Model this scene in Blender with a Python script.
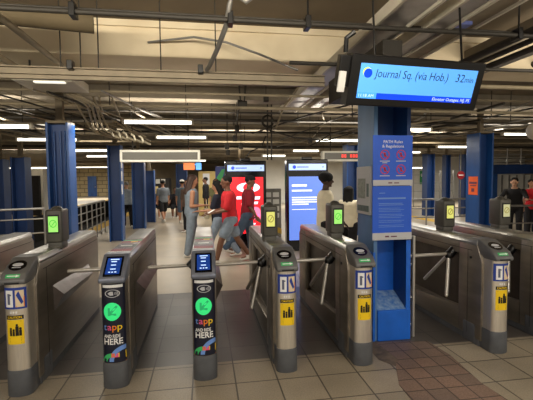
import bpy, bmesh, math, random
from mathutils import Vector, Matrix
random.seed(7)
for o in list(bpy.data.objects): bpy.data.objects.remove(o)
SC = bpy.context.scene
COL = SC.collection
PI = math.pi

# ------------------------------------------------------------------ camera
F = 390.0; YAW = math.radians(9.0); PIT = math.radians(3.0); ROLL = math.radians(0.6); CH = 1.6
fv = Vector((math.sin(YAW)*math.cos(PIT), math.cos(YAW)*math.cos(PIT), -math.sin(PIT)))
rv = fv.cross(Vector((0, 0, 1))).normalized(); uv = rv.cross(fv)
RV = rv*math.cos(ROLL) - uv*math.sin(ROLL); UV = uv*math.cos(ROLL) + rv*math.sin(ROLL)
cam = bpy.data.cameras.new('camera'); co = bpy.data.objects.new('camera', cam); COL.objects.link(co)
cam.sensor_fit = 'HORIZONTAL'; cam.sensor_width = 36; cam.lens = 36*F/533; cam.clip_start = .05; cam.clip_end = 300
m3 = Matrix((RV, UV, -fv)).transposed()
co.matrix_world = Matrix.Translation((0, 0, CH)) @ m3.to_4x4()
SC.camera = co
SC.view_settings.view_transform = 'Standard'; SC.view_settings.look = 'None'
SC.view_settings.gamma = 1; SC.view_settings.use_curve_mapping = False
SC.view_settings.exposure = 0.28

def at(x, y, Y):            # the point of the place at distance Y that a photo position looks toward
    d = fv + RV*(x-266.5)/F - UV*(y-200)/F
    return tuple(Vector((0, 0, CH)) + d*Y/d.y)

# ------------------------------------------------------------------ world and large lamps
w = bpy.data.worlds.new('world'); SC.world = w; w.use_nodes = True
w.node_tree.nodes['Background'].inputs[0].default_value = (1.0, .90, .76, 1)
w.node_tree.nodes['Background'].inputs[1].default_value = 0.75

def area(name, loc, sx, sy, power, col=(1, .93, .82), rot=(0, 0, 0), spread=PI):
    l = bpy.data.lights.new(name, 'AREA'); l.shape = 'RECTANGLE'; l.size = sx; l.size_y = sy
    l.energy = power; l.color = col; l.spread = spread
    o = bpy.data.objects.new(name, l); COL.objects.link(o); o.location = loc; o.rotation_euler = rot
    return o
# light of the fluorescent rows above and behind the photographer and down the concourse, plus an added fill at front right
for i, (x, y, p) in enumerate([(-2.2, .9, 30), (1.8, .9, 34), (5.2, .9, 34), (-2.0, -2.5, 45), (2.5, -2.5, 45), (-1, 6.9, 42), (3.4, 6.9, 42), (-4, 7.6, 25),  # third one is an added fill for the right-hand turnstiles
                             (0.2, 10.6, 60), (5.5, 9.6, 50), (0.0, 15.5, 80), (8.5, 13.5, 70), (-.5, 22, 220), (6, 22, 220), (-9, 14, 90), (-10, 26, 300), (14, 20, 260)]):
    area('tube_and_fill_glow', (x, y, 2.58), 2.4 if y < 12 else 4, .3 if y < 12 else 1.5, p)
# added upward fills that brighten the concrete, standing in for stray tube light
for i, (x, y, z, p) in enumerate([(-1.9, 1.9, 2.95, 22), (.6, 1.9, 2.95, 14), (3.0, 1.9, 2.8, 9), (5.0, 3.9, 2.8, 18), (-.5, 7.6, 2.7, 14), (-4, 7.6, 2.7, 14), (3, 8.2, 2.7, 14), (7.5, 8.2, 2.7, 14), (-3.5, 12, 2.7, 22), (1, 12.0, 2.7, 26), (7, 12, 2.7, 26), (2, 18, 2.7, 50), (9, 18, 2.7, 40), (-8, 20, 2.7, 50)]):
    area('ceiling_fill', (x, y, z), 2.0, .2, p*1.7, (1, .90, .74), (PI, 0, 0))
# added tilted fills near the tubes over the photographer, to brighten the cream beam
for x, p in ((-2.6, 42), (.2, 42), (4.8, 38)):
    area('tube_and_fill_glow', (x, 1.25, 2.84), 2.4, .12, p, (1, .90, .72), (math.radians(112), 0, 0), math.radians(110))
area('tube_and_fill_glow', (-11, 37, 2.9), 5, 2, 500)  # added fill that brightens the far block wall

# ------------------------------------------------------------------ materials
def lin(c):
    return tuple((v/12.92 if v <= .04045 else ((v+.055)/1.055)**2.4) for v in c)
def rgb(r, g, b): return lin((r/255, g/255, b/255))
MC = {}
def mat(name, col, rough=.6, metal=0.0, noise=0.0, scale=8.0, stretch=(1, 1, 1), bump=0.0, emit=0.0, col2=None, coat=0.0, detail=6, alpha=1.0):
    if name in MC: return MC[name]
    m = bpy.data.materials.new(name); m.use_nodes = True; nt = m.node_tree; b = nt.nodes['Principled BSDF']
    b.inputs['Base Color'].default_value = (*col, 1); b.inputs['Roughness'].default_value = rough
    b.inputs['Metallic'].default_value = metal
    if coat: b.inputs['Coat Weight'].default_value = coat
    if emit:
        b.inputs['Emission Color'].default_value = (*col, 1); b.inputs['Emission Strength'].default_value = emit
    tc = nt.nodes.new('ShaderNodeTexCoord'); mp = nt.nodes.new('ShaderNodeMapping'); mp.inputs['Scale'].default_value = stretch
    nz = nt.nodes.new('ShaderNodeTexNoise'); nz.inputs['Scale'].default_value = scale; nz.inputs['Detail'].default_value = detail
    nt.links.new(tc.outputs['Object'], mp.inputs[0]); nt.links.new(mp.outputs[0], nz.inputs['Vector'])
    if noise or col2:
        r = nt.nodes.new('ShaderNodeValToRGB'); nt.links.new(nz.outputs['Fac'], r.inputs[0])
        r.color_ramp.elements[0].position = .32; r.color_ramp.elements[1].position = .68
        c2 = col2 or tuple(v*(1-noise) for v in col)
        r.color_ramp.elements[0].color = (*c2, 1); r.color_ramp.elements[1].color = (*col, 1)
        nt.links.new(r.outputs[0], b.inputs['Base Color'])
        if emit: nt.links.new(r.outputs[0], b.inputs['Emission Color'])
    if bump:
        bp = nt.nodes.new('ShaderNodeBump'); bp.inputs['Strength'].default_value = bump; bp.inputs['Distance'].default_value = .01
        nt.links.new(nz.outputs['Fac'], bp.inputs['Height']); nt.links.new(bp.outputs[0], b.inputs['Normal'])
    MC[name] = m; return m

def tiles(name, c1, c2, grout, sx, sy, gw=.012, rough=.35, speckle=.25, offset=(0, 0), obj_vec='Object', axes=None, stag=0.0, stain=None):
    m = bpy.data.materials.new(name); m.use_nodes = True; nt = m.node_tree; b = nt.nodes['Principled BSDF']
    N = nt.nodes.new; L = nt.links.new
    tc = N('ShaderNodeTexCoord'); mp = N('ShaderNodeMapping'); mp.inputs['Location'].default_value = (offset[0], offset[1], 0)
    L(tc.outputs[obj_vec], mp.inputs[0])
    vec = mp.outputs[0]
    if axes:
        sp = N('ShaderNodeSeparateXYZ'); cb = N('ShaderNodeCombineXYZ'); L(vec, sp.inputs[0])
        L(sp.outputs[axes[0]], cb.inputs[0]); L(sp.outputs[axes[1]], cb.inputs[1]); vec = cb.outputs[0]
    br = N('ShaderNodeTexBrick'); br.offset = stag; br.squash = 1
    br.inputs['Color1'].default_value = (*c1, 1); br.inputs['Color2'].default_value = (*c2, 1); br.inputs['Mortar'].default_value = (*grout, 1)
    br.inputs['Scale'].default_value = 1; br.inputs['Mortar Size'].default_value = gw; br.inputs['Brick Width'].default_value = sx; br.inputs['Row Height'].default_value = sy
    br.inputs['Mortar Smooth'].default_value = .3
    L(vec, br.inputs['Vector'])
    nz = N('ShaderNodeTexNoise'); nz.inputs['Scale'].default_value = 90; nz.inputs['Detail'].default_value = 4; L(tc.outputs['Object'], nz.inputs['Vector'])
    n2 = N('ShaderNodeTexNoise'); n2.inputs['Scale'].default_value = 1.7; n2.inputs['Detail'].default_value = 8; L(tc.outputs['Object'], n2.inputs['Vector'])
    mr = N('ShaderNodeMapRange'); mr.inputs[3].default_value = 1-speckle; mr.inputs[4].default_value = 1+speckle*.8; L(nz.outputs['Fac'], mr.inputs[0])
    mr2 = N('ShaderNodeMapRange'); mr2.inputs[1].default_value = .3; mr2.inputs[2].default_value = .7; mr2.inputs[3].default_value = .78; mr2.inputs[4].default_value = 1.12; L(n2.outputs['Fac'], mr2.inputs[0])
    mu = N('ShaderNodeMath'); mu.operation = 'MULTIPLY'; L(mr.outputs[0], mu.inputs[0]); L(mr2.outputs[0], mu.inputs[1])
    vm = N('ShaderNodeVectorMath'); vm.operation = 'SCALE'; L(br.outputs['Color'], vm.inputs[0]); L(mu.outputs[0], vm.inputs['Scale'])
    L(vm.outputs[0], b.inputs['Base Color'])
    rr = N('ShaderNodeMapRange'); rr.inputs[3].default_value = rough*.7; rr.inputs[4].default_value = min(1, rough*1.4); L(n2.outputs['Fac'], rr.inputs[0]); L(rr.outputs[0], b.inputs['Roughness'])
    bp = N('ShaderNodeBump'); bp.inputs['Strength'].default_value = .25; bp.inputs['Distance'].default_value = .004
    iv = N('ShaderNodeMath'); iv.operation = 'SUBTRACT'; iv.inputs[0].default_value = 1; L(br.outputs['Fac'], iv.inputs[1]); L(iv.outputs[0], bp.inputs['Height']); L(bp.outputs[0], b.inputs['Normal'])
    MC[name] = m; return m

STEEL = mat('brushed_steel_dark', rgb(150, 141, 129), .36, .7, .35, 5, (1, .25, 1.5))
STEELB = mat('brushed_steel_bright', rgb(226, 218, 204), .3, .75, .12, 30, (6, 6, .4))
STEELT = mat('steel_top_plate', rgb(190, 188, 182), .28, .85, .25, 9, (1, .5, 1))
TUBE = mat('polished_tube', rgb(200, 196, 188), .38, .65, .1, 12)
HOOD = mat('grey_hood_plastic', rgb(108, 108, 108), .42, .25, .15, 14)
HOODB = mat('blue_grey_reader_head', rgb(128, 134, 150), .35, .45, .15, 14)
BASEG = mat('grey_base_cover', rgb(92, 94, 98), .5, .1, .25, 9)
BLK = mat('black_plastic', rgb(14, 14, 16), .35, 0, .1)
BLKG = mat('black_gloss', rgb(6, 7, 12), .12, 0, .1)
DARK = mat('dark_hollow', rgb(34, 30, 28), .8, 0, .3)
NAVY = mat('navy_vinyl', rgb(18, 22, 44), .35, 0, .1)
WHITE = mat('white_print', rgb(238, 238, 236), .5, 0, .03)
LGREY = mat('light_grey_print', rgb(190, 192, 196), .5, 0, .03)
YEL = mat('yellow_vinyl', rgb(244, 205, 20), .45, 0, .08)
ORANGE = mat('orange_print', rgb(240, 130, 30), .45, 0, .05)
ORANGES = mat('orange_sign', rgb(240, 100, 40), .5, 0, .05)
PINK = mat('pink_print', rgb(232, 92, 140), .45, 0, .05)
BLUEP = mat('light_blue_print', rgb(110, 150, 220), .45, 0, .05)
GREENP = mat('green_print', rgb(60, 190, 110), .45, 0, .05)
REDP = mat('red_print', rgb(205, 40, 40), .45, 0, .05)
MAUVE = mat('mauve_print', rgb(110, 60, 84), .45, 0, .2)
BLUES = mat('blue_poster', rgb(30, 92, 215), .4, 0, .05)
BLUEC = mat('blue_sticker', rgb(30, 60, 150), .4, 0, .05)
REDM = mat('dull_red_print', rgb(150, 30, 60), .5, 0, .05)
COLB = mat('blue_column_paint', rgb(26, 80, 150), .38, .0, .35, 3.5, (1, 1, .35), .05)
COLD = mat('dark_and_shaded_blue_paint', rgb(24, 64, 126), .45, .0, .35, 3.5, (1, 1, .35), .05)  # dark columns, and shade put into the colour of recessed webs
PED = mat('blue_pedestal_paint', rgb(20, 104, 215), .45, 0, .18, 6)
DUST = mat('dusty_blue_ledge', rgb(140, 170, 205), .8, 0, .0, 22, col2=rgb(60, 115, 190))
GRN_E = mat('green_lit_display', rgb(150, 225, 110), .4, emit=.6)
GRN_D = mat('green_symbol_dark', rgb(70, 170, 50), .4, emit=.8)
YEL_E = mat('yellow_lit_display', rgb(205, 205, 110), .4, emit=.6)
YEL_D = mat('yellow_symbol_dark', rgb(160, 150, 60), .4, emit=.35)
PALE_E = mat('pale_lit_display', rgb(195, 195, 150), .4, emit=.4)
GRN_L = mat('green_reader_light', rgb(50, 150, 85), .4, emit=.3)
TAPG = mat('glowing_green_disc', rgb(52, 225, 130), .35, emit=.35)  # printed disc given a glow of its own, though no lamp
SCR_B = mat('blue_reader_screen', rgb(28, 62, 140), .15, 0, .35, 25, emit=.55)
LCD = mat('sky_blue_display', rgb(88, 162, 240), .2, emit=.8)
LCD2 = mat('deep_blue_display', rgb(10, 62, 225), .2, emit=.9)
LCD3 = mat('pale_display_print', rgb(190, 215, 250), .3, emit=.8)
LCDT = mat('dark_display_print', rgb(12, 40, 80), .3, emit=.15)
KRED = mat('red_advert_screen', rgb(240, 40, 48), .2, emit=.95)
KBLU = mat('periwinkle_screen', rgb(92, 122, 205), .2, emit=.9)
KTOP = mat('pale_blue_screen_band', rgb(165, 190, 240), .2, emit=.9)
KWHT = mat('white_screen_print', rgb(235, 235, 250), .2, emit=.9)
KPNK = mat('pink_screen_print', rgb(250, 130, 170), .2, emit=.9)
TUBEL = mat('lit_fluorescent_tube', rgb(255, 250, 235), .4, emit=3.2)
TUBED = mat('dim_fluorescent_tube', rgb(225, 220, 205), .4, emit=.9)
FIX = mat('fixture_enamel', rgb(205, 198, 182), .5, 0, .1)
CONC = mat('cream_painted_concrete', rgb(226, 212, 184), .85, 0, .0, 1.6, (1, 1, 1), .1, col2=rgb(208, 192, 162))
CONCB = mat('brown_grimy_concrete', rgb(142, 132, 116), .9, 0, .0, 2.0, (1, 1, 1), .2, col2=rgb(112, 104, 90))
CONCD = mat('dark_grimy_concrete', rgb(128, 116, 96), .9, 0, .0, 2.0, (.5, 1, 1), .2, col2=rgb(90, 81, 67))
PIPEB = mat('beige_painted_pipe', rgb(160, 148, 124), .55, .1, .3, 5)
PIPED = mat('dark_pipe', rgb(48, 44, 38), .65, .1, .3, 6)
PIPEG = mat('grey_conduit', rgb(140, 138, 134), .45, .5, .25, 6)
STRUT = mat('painted_steel_channel', rgb(142, 130, 110), .6, .2, .3, 5)
TRAYM = mat('pale_metal_tray', rgb(176, 172, 172), .4, .5, .3, 4)
DUCT = mat('insulated_duct', rgb(92, 80, 58), .85, 0, .2, 5)
RAIL = mat('steel_handrail', rgb(168, 166, 162), .35, .75, .2, 6)
YEDGE = mat('yellow_platform_edge', rgb(215, 175, 70), .7, 0, .3, 14)
SIGNW = mat('sign_frame_white', rgb(226, 224, 212), .5, 0, .08)
SIGND = mat('sign_panel_dark', rgb(70, 66, 54), .3, 0, .2, 3)
WALLW = mat('white_painted_wall', rgb(206, 204, 196), .8, 0, .15, 1.2)
WALLT = mat('tan_painted_wall', rgb(150, 136, 112), .8, 0, .3, 1.0)
PIT_M = mat('track_bed', rgb(22, 20, 18), .95, 0, .4, 5)
CREAMP = mat('pale_yellow_panel', rgb(218, 192, 120), .7, 0, .15, 4)

# ------------------------------------------------------------------ mesh helpers
class MB:
    def __init__(s): s.bm = bmesh.new(); s.mi = 0
    def _f(s, vs):
        try: f = s.bm.faces.new(vs); f.material_index = s.mi; return f
        except ValueError: return None
    def box(s, x0, x1, y0, y1, z0, z1, bev=0.0, seg=2):
        v = [s.bm.verts.new(p) for p in [(x0,y0,z0),(x1,y0,z0),(x1,y1,z0),(x0,y1,z0),(x0,y0,z1),(x1,y0,z1),(x1,y1,z1),(x0,y1,z1)]]
        fs = [s._f([v[i] for i in q]) for q in [(0,3,2,1),(4,5,6,7),(0,1,5,4),(1,2,6,5),(2,3,7,6),(3,0,4,7)]]
        if bev:
            es = list({e for f in fs for e in f.edges})
            r = bmesh.ops.bevel(s.bm, geom=es, offset=bev, segments=seg, affect='EDGES', profile=.5)
            for f in r['faces']: f.material_index = s.mi
        return s
    def prism(s, pts, a0, a1, axis='x', bev=0.0, seg=2):
        # pts are (u, v); axis x: (y, z); axis y: (x, z); axis z: (x, y)
        def P(a, u, v): return {'x': (a, u, v), 'y': (u, a, v), 'z': (u, v, a)}[axis]
        A = [s.bm.verts.new(P(a0, *p)) for p in pts]; B = [s.bm.verts.new(P(a1, *p)) for p in pts]
        n = len(pts); fs = [s._f(A[::-1]), s._f(B)]
        for i in range(n): fs.append(s._f([A[i], A[(i+1) % n], B[(i+1) % n], B[i]]))
        fs = [f for f in fs if f]
        bmesh.ops.recalc_face_normals(s.bm, faces=fs)
        if bev:
            es = list({e for f in fs for e in f.edges})
            r = bmesh.ops.bevel(s.bm, geom=es, offset=bev, segments=seg, affect='EDGES', profile=.5)
            for f in r['faces']: f.material_index = s.mi
        return s
    def loft(s, rings, cap=True):
        R = [[s.bm.verts.new(p) for p in r] for r in rings]; n = len(R[0]); fs = []
        for a, b in zip(R, R[1:]):
            for i in range(n): fs.append(s._f([a[i], a[(i+1) % n], b[(i+1) % n], b[i]]))
        if cap: fs.append(s._f(R[0][::-1])); fs.append(s._f(R[-1]))
        bmesh.ops.recalc_face_normals(s.bm, faces=[f for f in fs if f])
        return s
    def tube(s, pts, r, seg=10, r1=None):
        pts = [Vector(p) for p in pts]; rings = []; n = len(pts); prev = None
        for i, p in enumerate(pts):
            d = (pts[min(i+1, n-1)] - pts[max(i-1, 0)]).normalized()
            if prev is None:
                a = Vector((0, 0, 1)) if abs(d.z) < .9 else Vector((1, 0, 0)); u = d.cross(a).normalized()
            else: u = (prev - d*prev.dot(d)).normalized()
            prev = u; v = d.cross(u); rr = r if r1 is None else r + (r1-r)*i/(n-1)
            rings.append([p + (u*math.cos(2*PI*k/seg) + v*math.sin(2*PI*k/seg))*rr for k in range(seg)])
        return s.loft(rings)
    def cap(s, p0, p1, r0, r1, seg=12):
        # capsule with rounded ends, tapering
        p0 = Vector(p0); p1 = Vector(p1); d = (p1-p0).normalized()
        a = Vector((0, 0, 1)) if abs(d.z) < .9 else Vector((1, 0, 0)); u = d.cross(a).normalized(); v = d.cross(u); rings = []
        for k in range(-3, 1):
            t = k*PI/6 if k > -3 else -PI/2*.93; c = p0 + d*math.sin(t)*r0; rr = r0*math.cos(t)
            rings.append([c + (u*math.cos(2*PI*j/seg) + v*math.sin(2*PI*j/seg))*rr for j in range(seg)])
        for k in range(0, 4):
            t = k*PI/6 if k < 3 else PI/2*.93; c = p1 + d*math.sin(t)*r1; rr = r1*math.cos(t)
            rings.append([c + (u*math.cos(2*PI*j/seg) + v*math.sin(2*PI*j/seg))*rr for j in range(seg)])
        return s.loft(rings)
    def ell(s, c, r, seg=16, rings=10, M=None):
        c = Vector(c); R = []
        for i in range(rings+1):
            t = -PI/2*.985 + PI*.985*i/rings; ring = []
            for j in range(seg):
                p = Vector((math.cos(t)*math.cos(2*PI*j/seg)*r[0], math.cos(t)*math.sin(2*PI*j/seg)*r[1], math.sin(t)*r[2]))
                if M: p = M @ p
                ring.append(c+p)
            R.append(ring)
        return s.loft(R)
    def disc(s, c, rx, rz, y1, seg=24):
        # flat disc in the xz plane, thin
        pts = [(c[0]+rx*math.cos(2*PI*k/seg), c[2]+rz*math.sin(2*PI*k/seg)) for k in range(seg)]
        return s.prism(pts, c[1], y1, 'y')
    def xf(s, M):
        bmesh.ops.transform(s.bm, matrix=M, verts=s.bm.verts); return s
    def build(s, name, mats, parent=None, smooth=False, label=None):
        me = bpy.data.meshes.new(name); s.bm.to_mesh(me); s.bm.free()
        for m in (mats if isinstance(mats, (list, tuple)) else [mats]): me.materials.append(m)
        if smooth:
            for p in me.polygons: p.use_smooth = True
            try: me.set_sharp_from_angle(angle=math.radians(smooth if smooth is not True else 40))
            except Exception: pass
        o = bpy.data.objects.new(name, me); COL.objects.link(o)
        if parent: o.parent = parent
        if label: o['label'] = label
        return o

def tag(o, label=None, cat=None, group=None, kind=None):
    if label: o['label'] = label
    if cat: o['category'] = cat
    if group: o['group'] = group
    if kind: o['kind'] = kind
    return o
def thing(name, label, cat, loc=(0, 0, 0), rz=0, group=None):
    o = bpy.data.objects.new(name, None); COL.objects.link(o); o.location = loc; o.rotation_euler = (0, 0, rz)
    o.empty_display_size = .1
    return tag(o, label, cat, group)
def children(o): return [c for c in bpy.data.objects if c.parent == o]
def copy_tree(o, parent=None):
    c = o.copy(); COL.objects.link(c); c.parent = parent
    for ch in children(o): copy_tree(ch, c)
    return c
def struct(name, mb, m, smooth=False):
    return tag(mb.build(name, m, None, smooth), kind='structure')

def text_mb(mb, body, size, M, align='LEFT', squash=1.0, shear=0.0, ext=.0008, bold=0.0, fit=None):
    """adds lettering to mb, lying in the xz plane facing -y before M"""
    cu = bpy.data.curves.new('t', 'FONT'); cu.body = body; cu.size = size; cu.align_x = align; cu.extrude = ext; cu.shear = shear; cu.offset = bold
    cu.resolution_u = 3
    o = bpy.data.objects.new('t', cu); COL.objects.link(o)
    bpy.context.view_layer.update()
    me = bpy.data.meshes.new_from_object(o.evaluated_get(bpy.context.evaluated_depsgraph_get()))
    if fit:
        xs = [v.co.x for v in me.vertices]; squash = fit/(max(xs)-min(xs)); me.transform(Matrix.Translation((-min(xs), 0, 0)))
    me.transform(M @ Matrix.Rotation(PI/2, 4, 'X') @ Matrix.Diagonal((squash, 1, 1, 1)))
    n0 = len(mb.bm.faces); mb.bm.from_mesh(me); mb.bm.faces.ensure_lookup_table()
    for f in mb.bm.faces[n0:]: f.material_index = mb.mi
    bpy.data.objects.remove(o); bpy.data.curves.remove(cu); bpy.data.meshes.remove(me)
T = lambda x, y, z: Matrix.Translation((x, y, z))

# ================================================================== SETTING
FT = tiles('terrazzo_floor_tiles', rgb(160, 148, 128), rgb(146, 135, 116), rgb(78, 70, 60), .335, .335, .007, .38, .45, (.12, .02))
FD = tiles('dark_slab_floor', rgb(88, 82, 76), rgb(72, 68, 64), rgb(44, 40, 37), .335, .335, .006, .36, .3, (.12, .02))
FF = tiles('concourse_terrazzo', rgb(178, 166, 146), rgb(172, 161, 142), rgb(150, 140, 124), 1.4, 1.4, .006, .32, .2)
BRK = tiles('red_brick_pavers', rgb(134, 108, 92), rgb(116, 98, 86), rgb(72, 60, 52), .165, .165, .006, .6, .6, (.03, .0))
BLKW = tiles('buff_block_wall', rgb(178, 160, 120), rgb(160, 144, 108), rgb(105, 94, 72), .9, .42, .04, .7, .15, axes=(0, 2), stag=.5)
GREYT = mat('grey_tile_patch', rgb(122, 116, 104), .5, 0, .25, 12)

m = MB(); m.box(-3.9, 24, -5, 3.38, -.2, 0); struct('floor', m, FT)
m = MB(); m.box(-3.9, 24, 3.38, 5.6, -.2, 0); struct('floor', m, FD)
m = MB(); m.box(-3.9, 24, 5.6, 62, -.2, 0); struct('floor', m, FF)
# brick patch laid in front of the posted column, and grimy patching left of it
GRIME = mat('grimy_patched_floor', rgb(122, 106, 90), .7, 0, 0, 9, col2=rgb(70, 62, 56))
m = MB(); m.prism([(1.66, 3.16), (1.62, 3.52), (2.13, 3.46), (2.16, 3.14), (2.10, 2.66), (2.14, 2.2), (1.42, 2.2), (1.46, 2.75), (1.58, 3.03)], .0005, .003, 'z'); struct('floor', m, BRK)
m = MB(); m.prism([(1.49, 3.17), (1.50, 3.52), (1.62, 3.52), (1.66, 3.16), (1.58, 3.03)], .0005, .0025, 'z'); struct('floor', m, GRIME)
# track pit and the far platform on the left
m = MB(); m.box(-7.9, -3.9, -5, 62, -1.4, -1.2); struct('floor', m, PIT_M)
m = MB(); m.box(-3.95, -3.9, -5, 62, -1.2, -.2); struct('wall_track', m, PIT_M)
m = MB(); m.box(-7.9, -7.85, -5, 62, -1.2, -.02); struct('wall_track', m, PIT_M)
m = MB(); m.box(-16, -7.9, -5, 62, -1.2, 0); struct('floor', m, FF)
m = MB(); m.box(-3.9, -3.45, 8, 60, .0005, .004); struct('trim_1', m, YEDGE)
m = MB(); m.box(-8.4, -7.9, 2, 60, .0005, .02); struct('trim_2', m, YEDGE)
m = MB(); m.box(8.2, 8.7, 10, 40, .0005, .004); struct('trim_3', m, YEDGE)
# ceilings
m = MB(); m.box(-16, 24, -5, 5.5, 3.72, 3.9); struct('ceiling', m, mat('brown_slab_soffit', rgb(118, 104, 84), .9, 0, .25, 1.5))
m = MB(); m.box(-16, 24, 5.5, 62, 3.30, 3.5); struct('ceiling', m, CONCD)
# cross beams (concrete ribs)
m = MB(); m.box(-16, 24, 5.45, 6.1, 3.25, 3.80, .015); struct('trim_4', m, CONC)
m = MB(); m.box(-16, 24, 5.41, 5.45, 3.62, 3.70, .006); struct('trim_5', m, CONC)
ti = 6
for i, y in enumerate([7.3, 8.7, 10.1, 11.6, 13.2, 15, 17, 19.2, 22, 25, 29, 34]):
    m = MB(); m.box(-16, 24, y, y+.38, 3.08, 3.31, .01); struct('trim_%d' % ti, m, CONCB); ti += 1
m = MB(); m.box(-16, 24, 2.6, 3.0, 3.45, 3.73, .01); struct('trim_%d' % ti, m, CONCD); ti += 1
# walls
m = MB(); m.box(-16.2, -16, -5, 62, 0, 3.3); struct('wall_left', m, WALLT)
m = MB(); m.box(-16, -6.9, 44, 44.3, -1.2, 3.3); struct('wall_back', m, BLKW)
m = MB(); m.box(-6.9, 3, 40, 40.3, -1.2, 3.3); struct('wall_back', m, WALLT)
m = MB(); m.box(3, 24, 26, 26.3, 0, 3.3); struct('wall_back', m, WALLW)
m = MB(); m.box(23.8, 24, -5, 26, 0, 3.3); struct('wall_right', m, WALLT)
m = MB(); m.box(-16, -7.9, 22.6, 22.9, 2.2, 3.3); struct('wall_left', m, WALLT)
# blue service door in the block wall
d = MB(); d.box(-12.25, -11.35, 43.9, 44, 0, 2.15, .01); do = d.build('door_1', COLB); tag(do, kind='structure')
m = MB(); m.ell((-11.5, 43.87, 1.0), (.04, .04, .04), 8, 5); m.build('door_handle', STEELB, do)

# ================================================================== COLUMNS
def column(x, y, wd, dp, h, label, m=COLB, group=None, name='support_column', inner=None):
    t = thing(name, label, 'column', (x, y, 0), 0, group)
    f = .035
    for s in (-1, 1):
        b = MB(); xx = s*(wd/2-f/2); b.box(xx-f/2, xx+f/2, -dp/2, dp/2, 0, h, .004); b.build('flange', m, t)
    b = MB(); b.box(-wd/2+f, wd/2-f, -.02, .02, 0, h); b.build('web', inner or COLD, t)  # recessed web in a darker blue, its shade put into the colour
    b = MB(); b.box(-wd/2+.005, wd/2-.005, -dp/2+.005, dp/2-.005, h-.01, h+.03)
    b.box(-.05, .05, -.05, .05, h, 3.29 if h < 3 else 4.45); b.build('cap_plate', CONCD, t)
    return t
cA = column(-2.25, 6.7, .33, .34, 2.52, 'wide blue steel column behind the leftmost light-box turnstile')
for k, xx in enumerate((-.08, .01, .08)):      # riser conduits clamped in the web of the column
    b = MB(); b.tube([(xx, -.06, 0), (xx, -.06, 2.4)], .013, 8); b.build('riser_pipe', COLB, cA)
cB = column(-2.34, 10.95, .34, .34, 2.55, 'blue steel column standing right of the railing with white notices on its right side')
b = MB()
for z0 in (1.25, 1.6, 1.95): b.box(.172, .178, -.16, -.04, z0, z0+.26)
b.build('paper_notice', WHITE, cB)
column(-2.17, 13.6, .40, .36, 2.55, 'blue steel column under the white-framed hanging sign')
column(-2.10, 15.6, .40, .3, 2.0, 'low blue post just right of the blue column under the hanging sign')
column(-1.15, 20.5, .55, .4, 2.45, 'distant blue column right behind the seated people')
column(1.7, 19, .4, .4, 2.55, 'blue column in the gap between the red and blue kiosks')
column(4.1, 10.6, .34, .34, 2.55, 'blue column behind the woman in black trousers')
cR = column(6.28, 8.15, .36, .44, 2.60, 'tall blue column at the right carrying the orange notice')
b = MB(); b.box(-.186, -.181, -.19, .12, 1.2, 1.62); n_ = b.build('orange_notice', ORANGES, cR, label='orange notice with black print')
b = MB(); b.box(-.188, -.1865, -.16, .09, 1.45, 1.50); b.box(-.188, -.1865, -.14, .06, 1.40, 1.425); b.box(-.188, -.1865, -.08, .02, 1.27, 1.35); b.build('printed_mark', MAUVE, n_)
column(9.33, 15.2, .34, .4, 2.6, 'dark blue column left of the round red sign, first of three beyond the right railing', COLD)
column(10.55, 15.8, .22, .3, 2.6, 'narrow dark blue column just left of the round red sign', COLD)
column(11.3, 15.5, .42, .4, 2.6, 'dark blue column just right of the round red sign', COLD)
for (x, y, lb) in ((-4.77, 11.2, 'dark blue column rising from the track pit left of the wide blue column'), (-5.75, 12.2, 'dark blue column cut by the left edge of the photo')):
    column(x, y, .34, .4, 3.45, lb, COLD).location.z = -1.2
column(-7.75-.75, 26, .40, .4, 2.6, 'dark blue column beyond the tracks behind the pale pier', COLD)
# ---- column with posters
cS = thing('posted_column', 'light blue steel column with two blue posters and a sloped pedestal', 'column', (1.80, 3.75, 0))
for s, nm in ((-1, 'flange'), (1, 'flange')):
    b = MB(); x = s*.17; b.box(x-.02, x+.02, -.2, .2, 0, 2.62, .004); b.build(nm, mat('column_side_lit', rgb(92, 136, 190), .45, .0, .3, 3, (1, 1, .35)) if s < 0 else COLD, cS)  # left flange coloured as lit, right one as shaded
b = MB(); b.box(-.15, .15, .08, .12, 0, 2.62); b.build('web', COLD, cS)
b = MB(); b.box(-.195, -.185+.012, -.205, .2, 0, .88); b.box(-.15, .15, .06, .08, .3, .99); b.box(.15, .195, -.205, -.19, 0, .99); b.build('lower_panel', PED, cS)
b = MB(); b.prism([(-.215, 0), (-.215, .30), (.06, .42), (.06, 0)], -.15, .195, 'x', .004); b.build('pedestal', PED, cS)
b = MB(); b.prism([(-.205, .306), (-.205, .309), (.055, .424), (.055, .421)], -.148, .15, 'x'); b.build('dusty_ledge', DUST, cS, label='sloped ledge whitened by dust')
def illeg(b, x0, x1, y, zs, th=.006, jag=.25):
    for z in zs:
        b.box(x0, x1 - random.random()*jag*(x1-x0), y-.0012, y, z, z+th)
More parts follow.
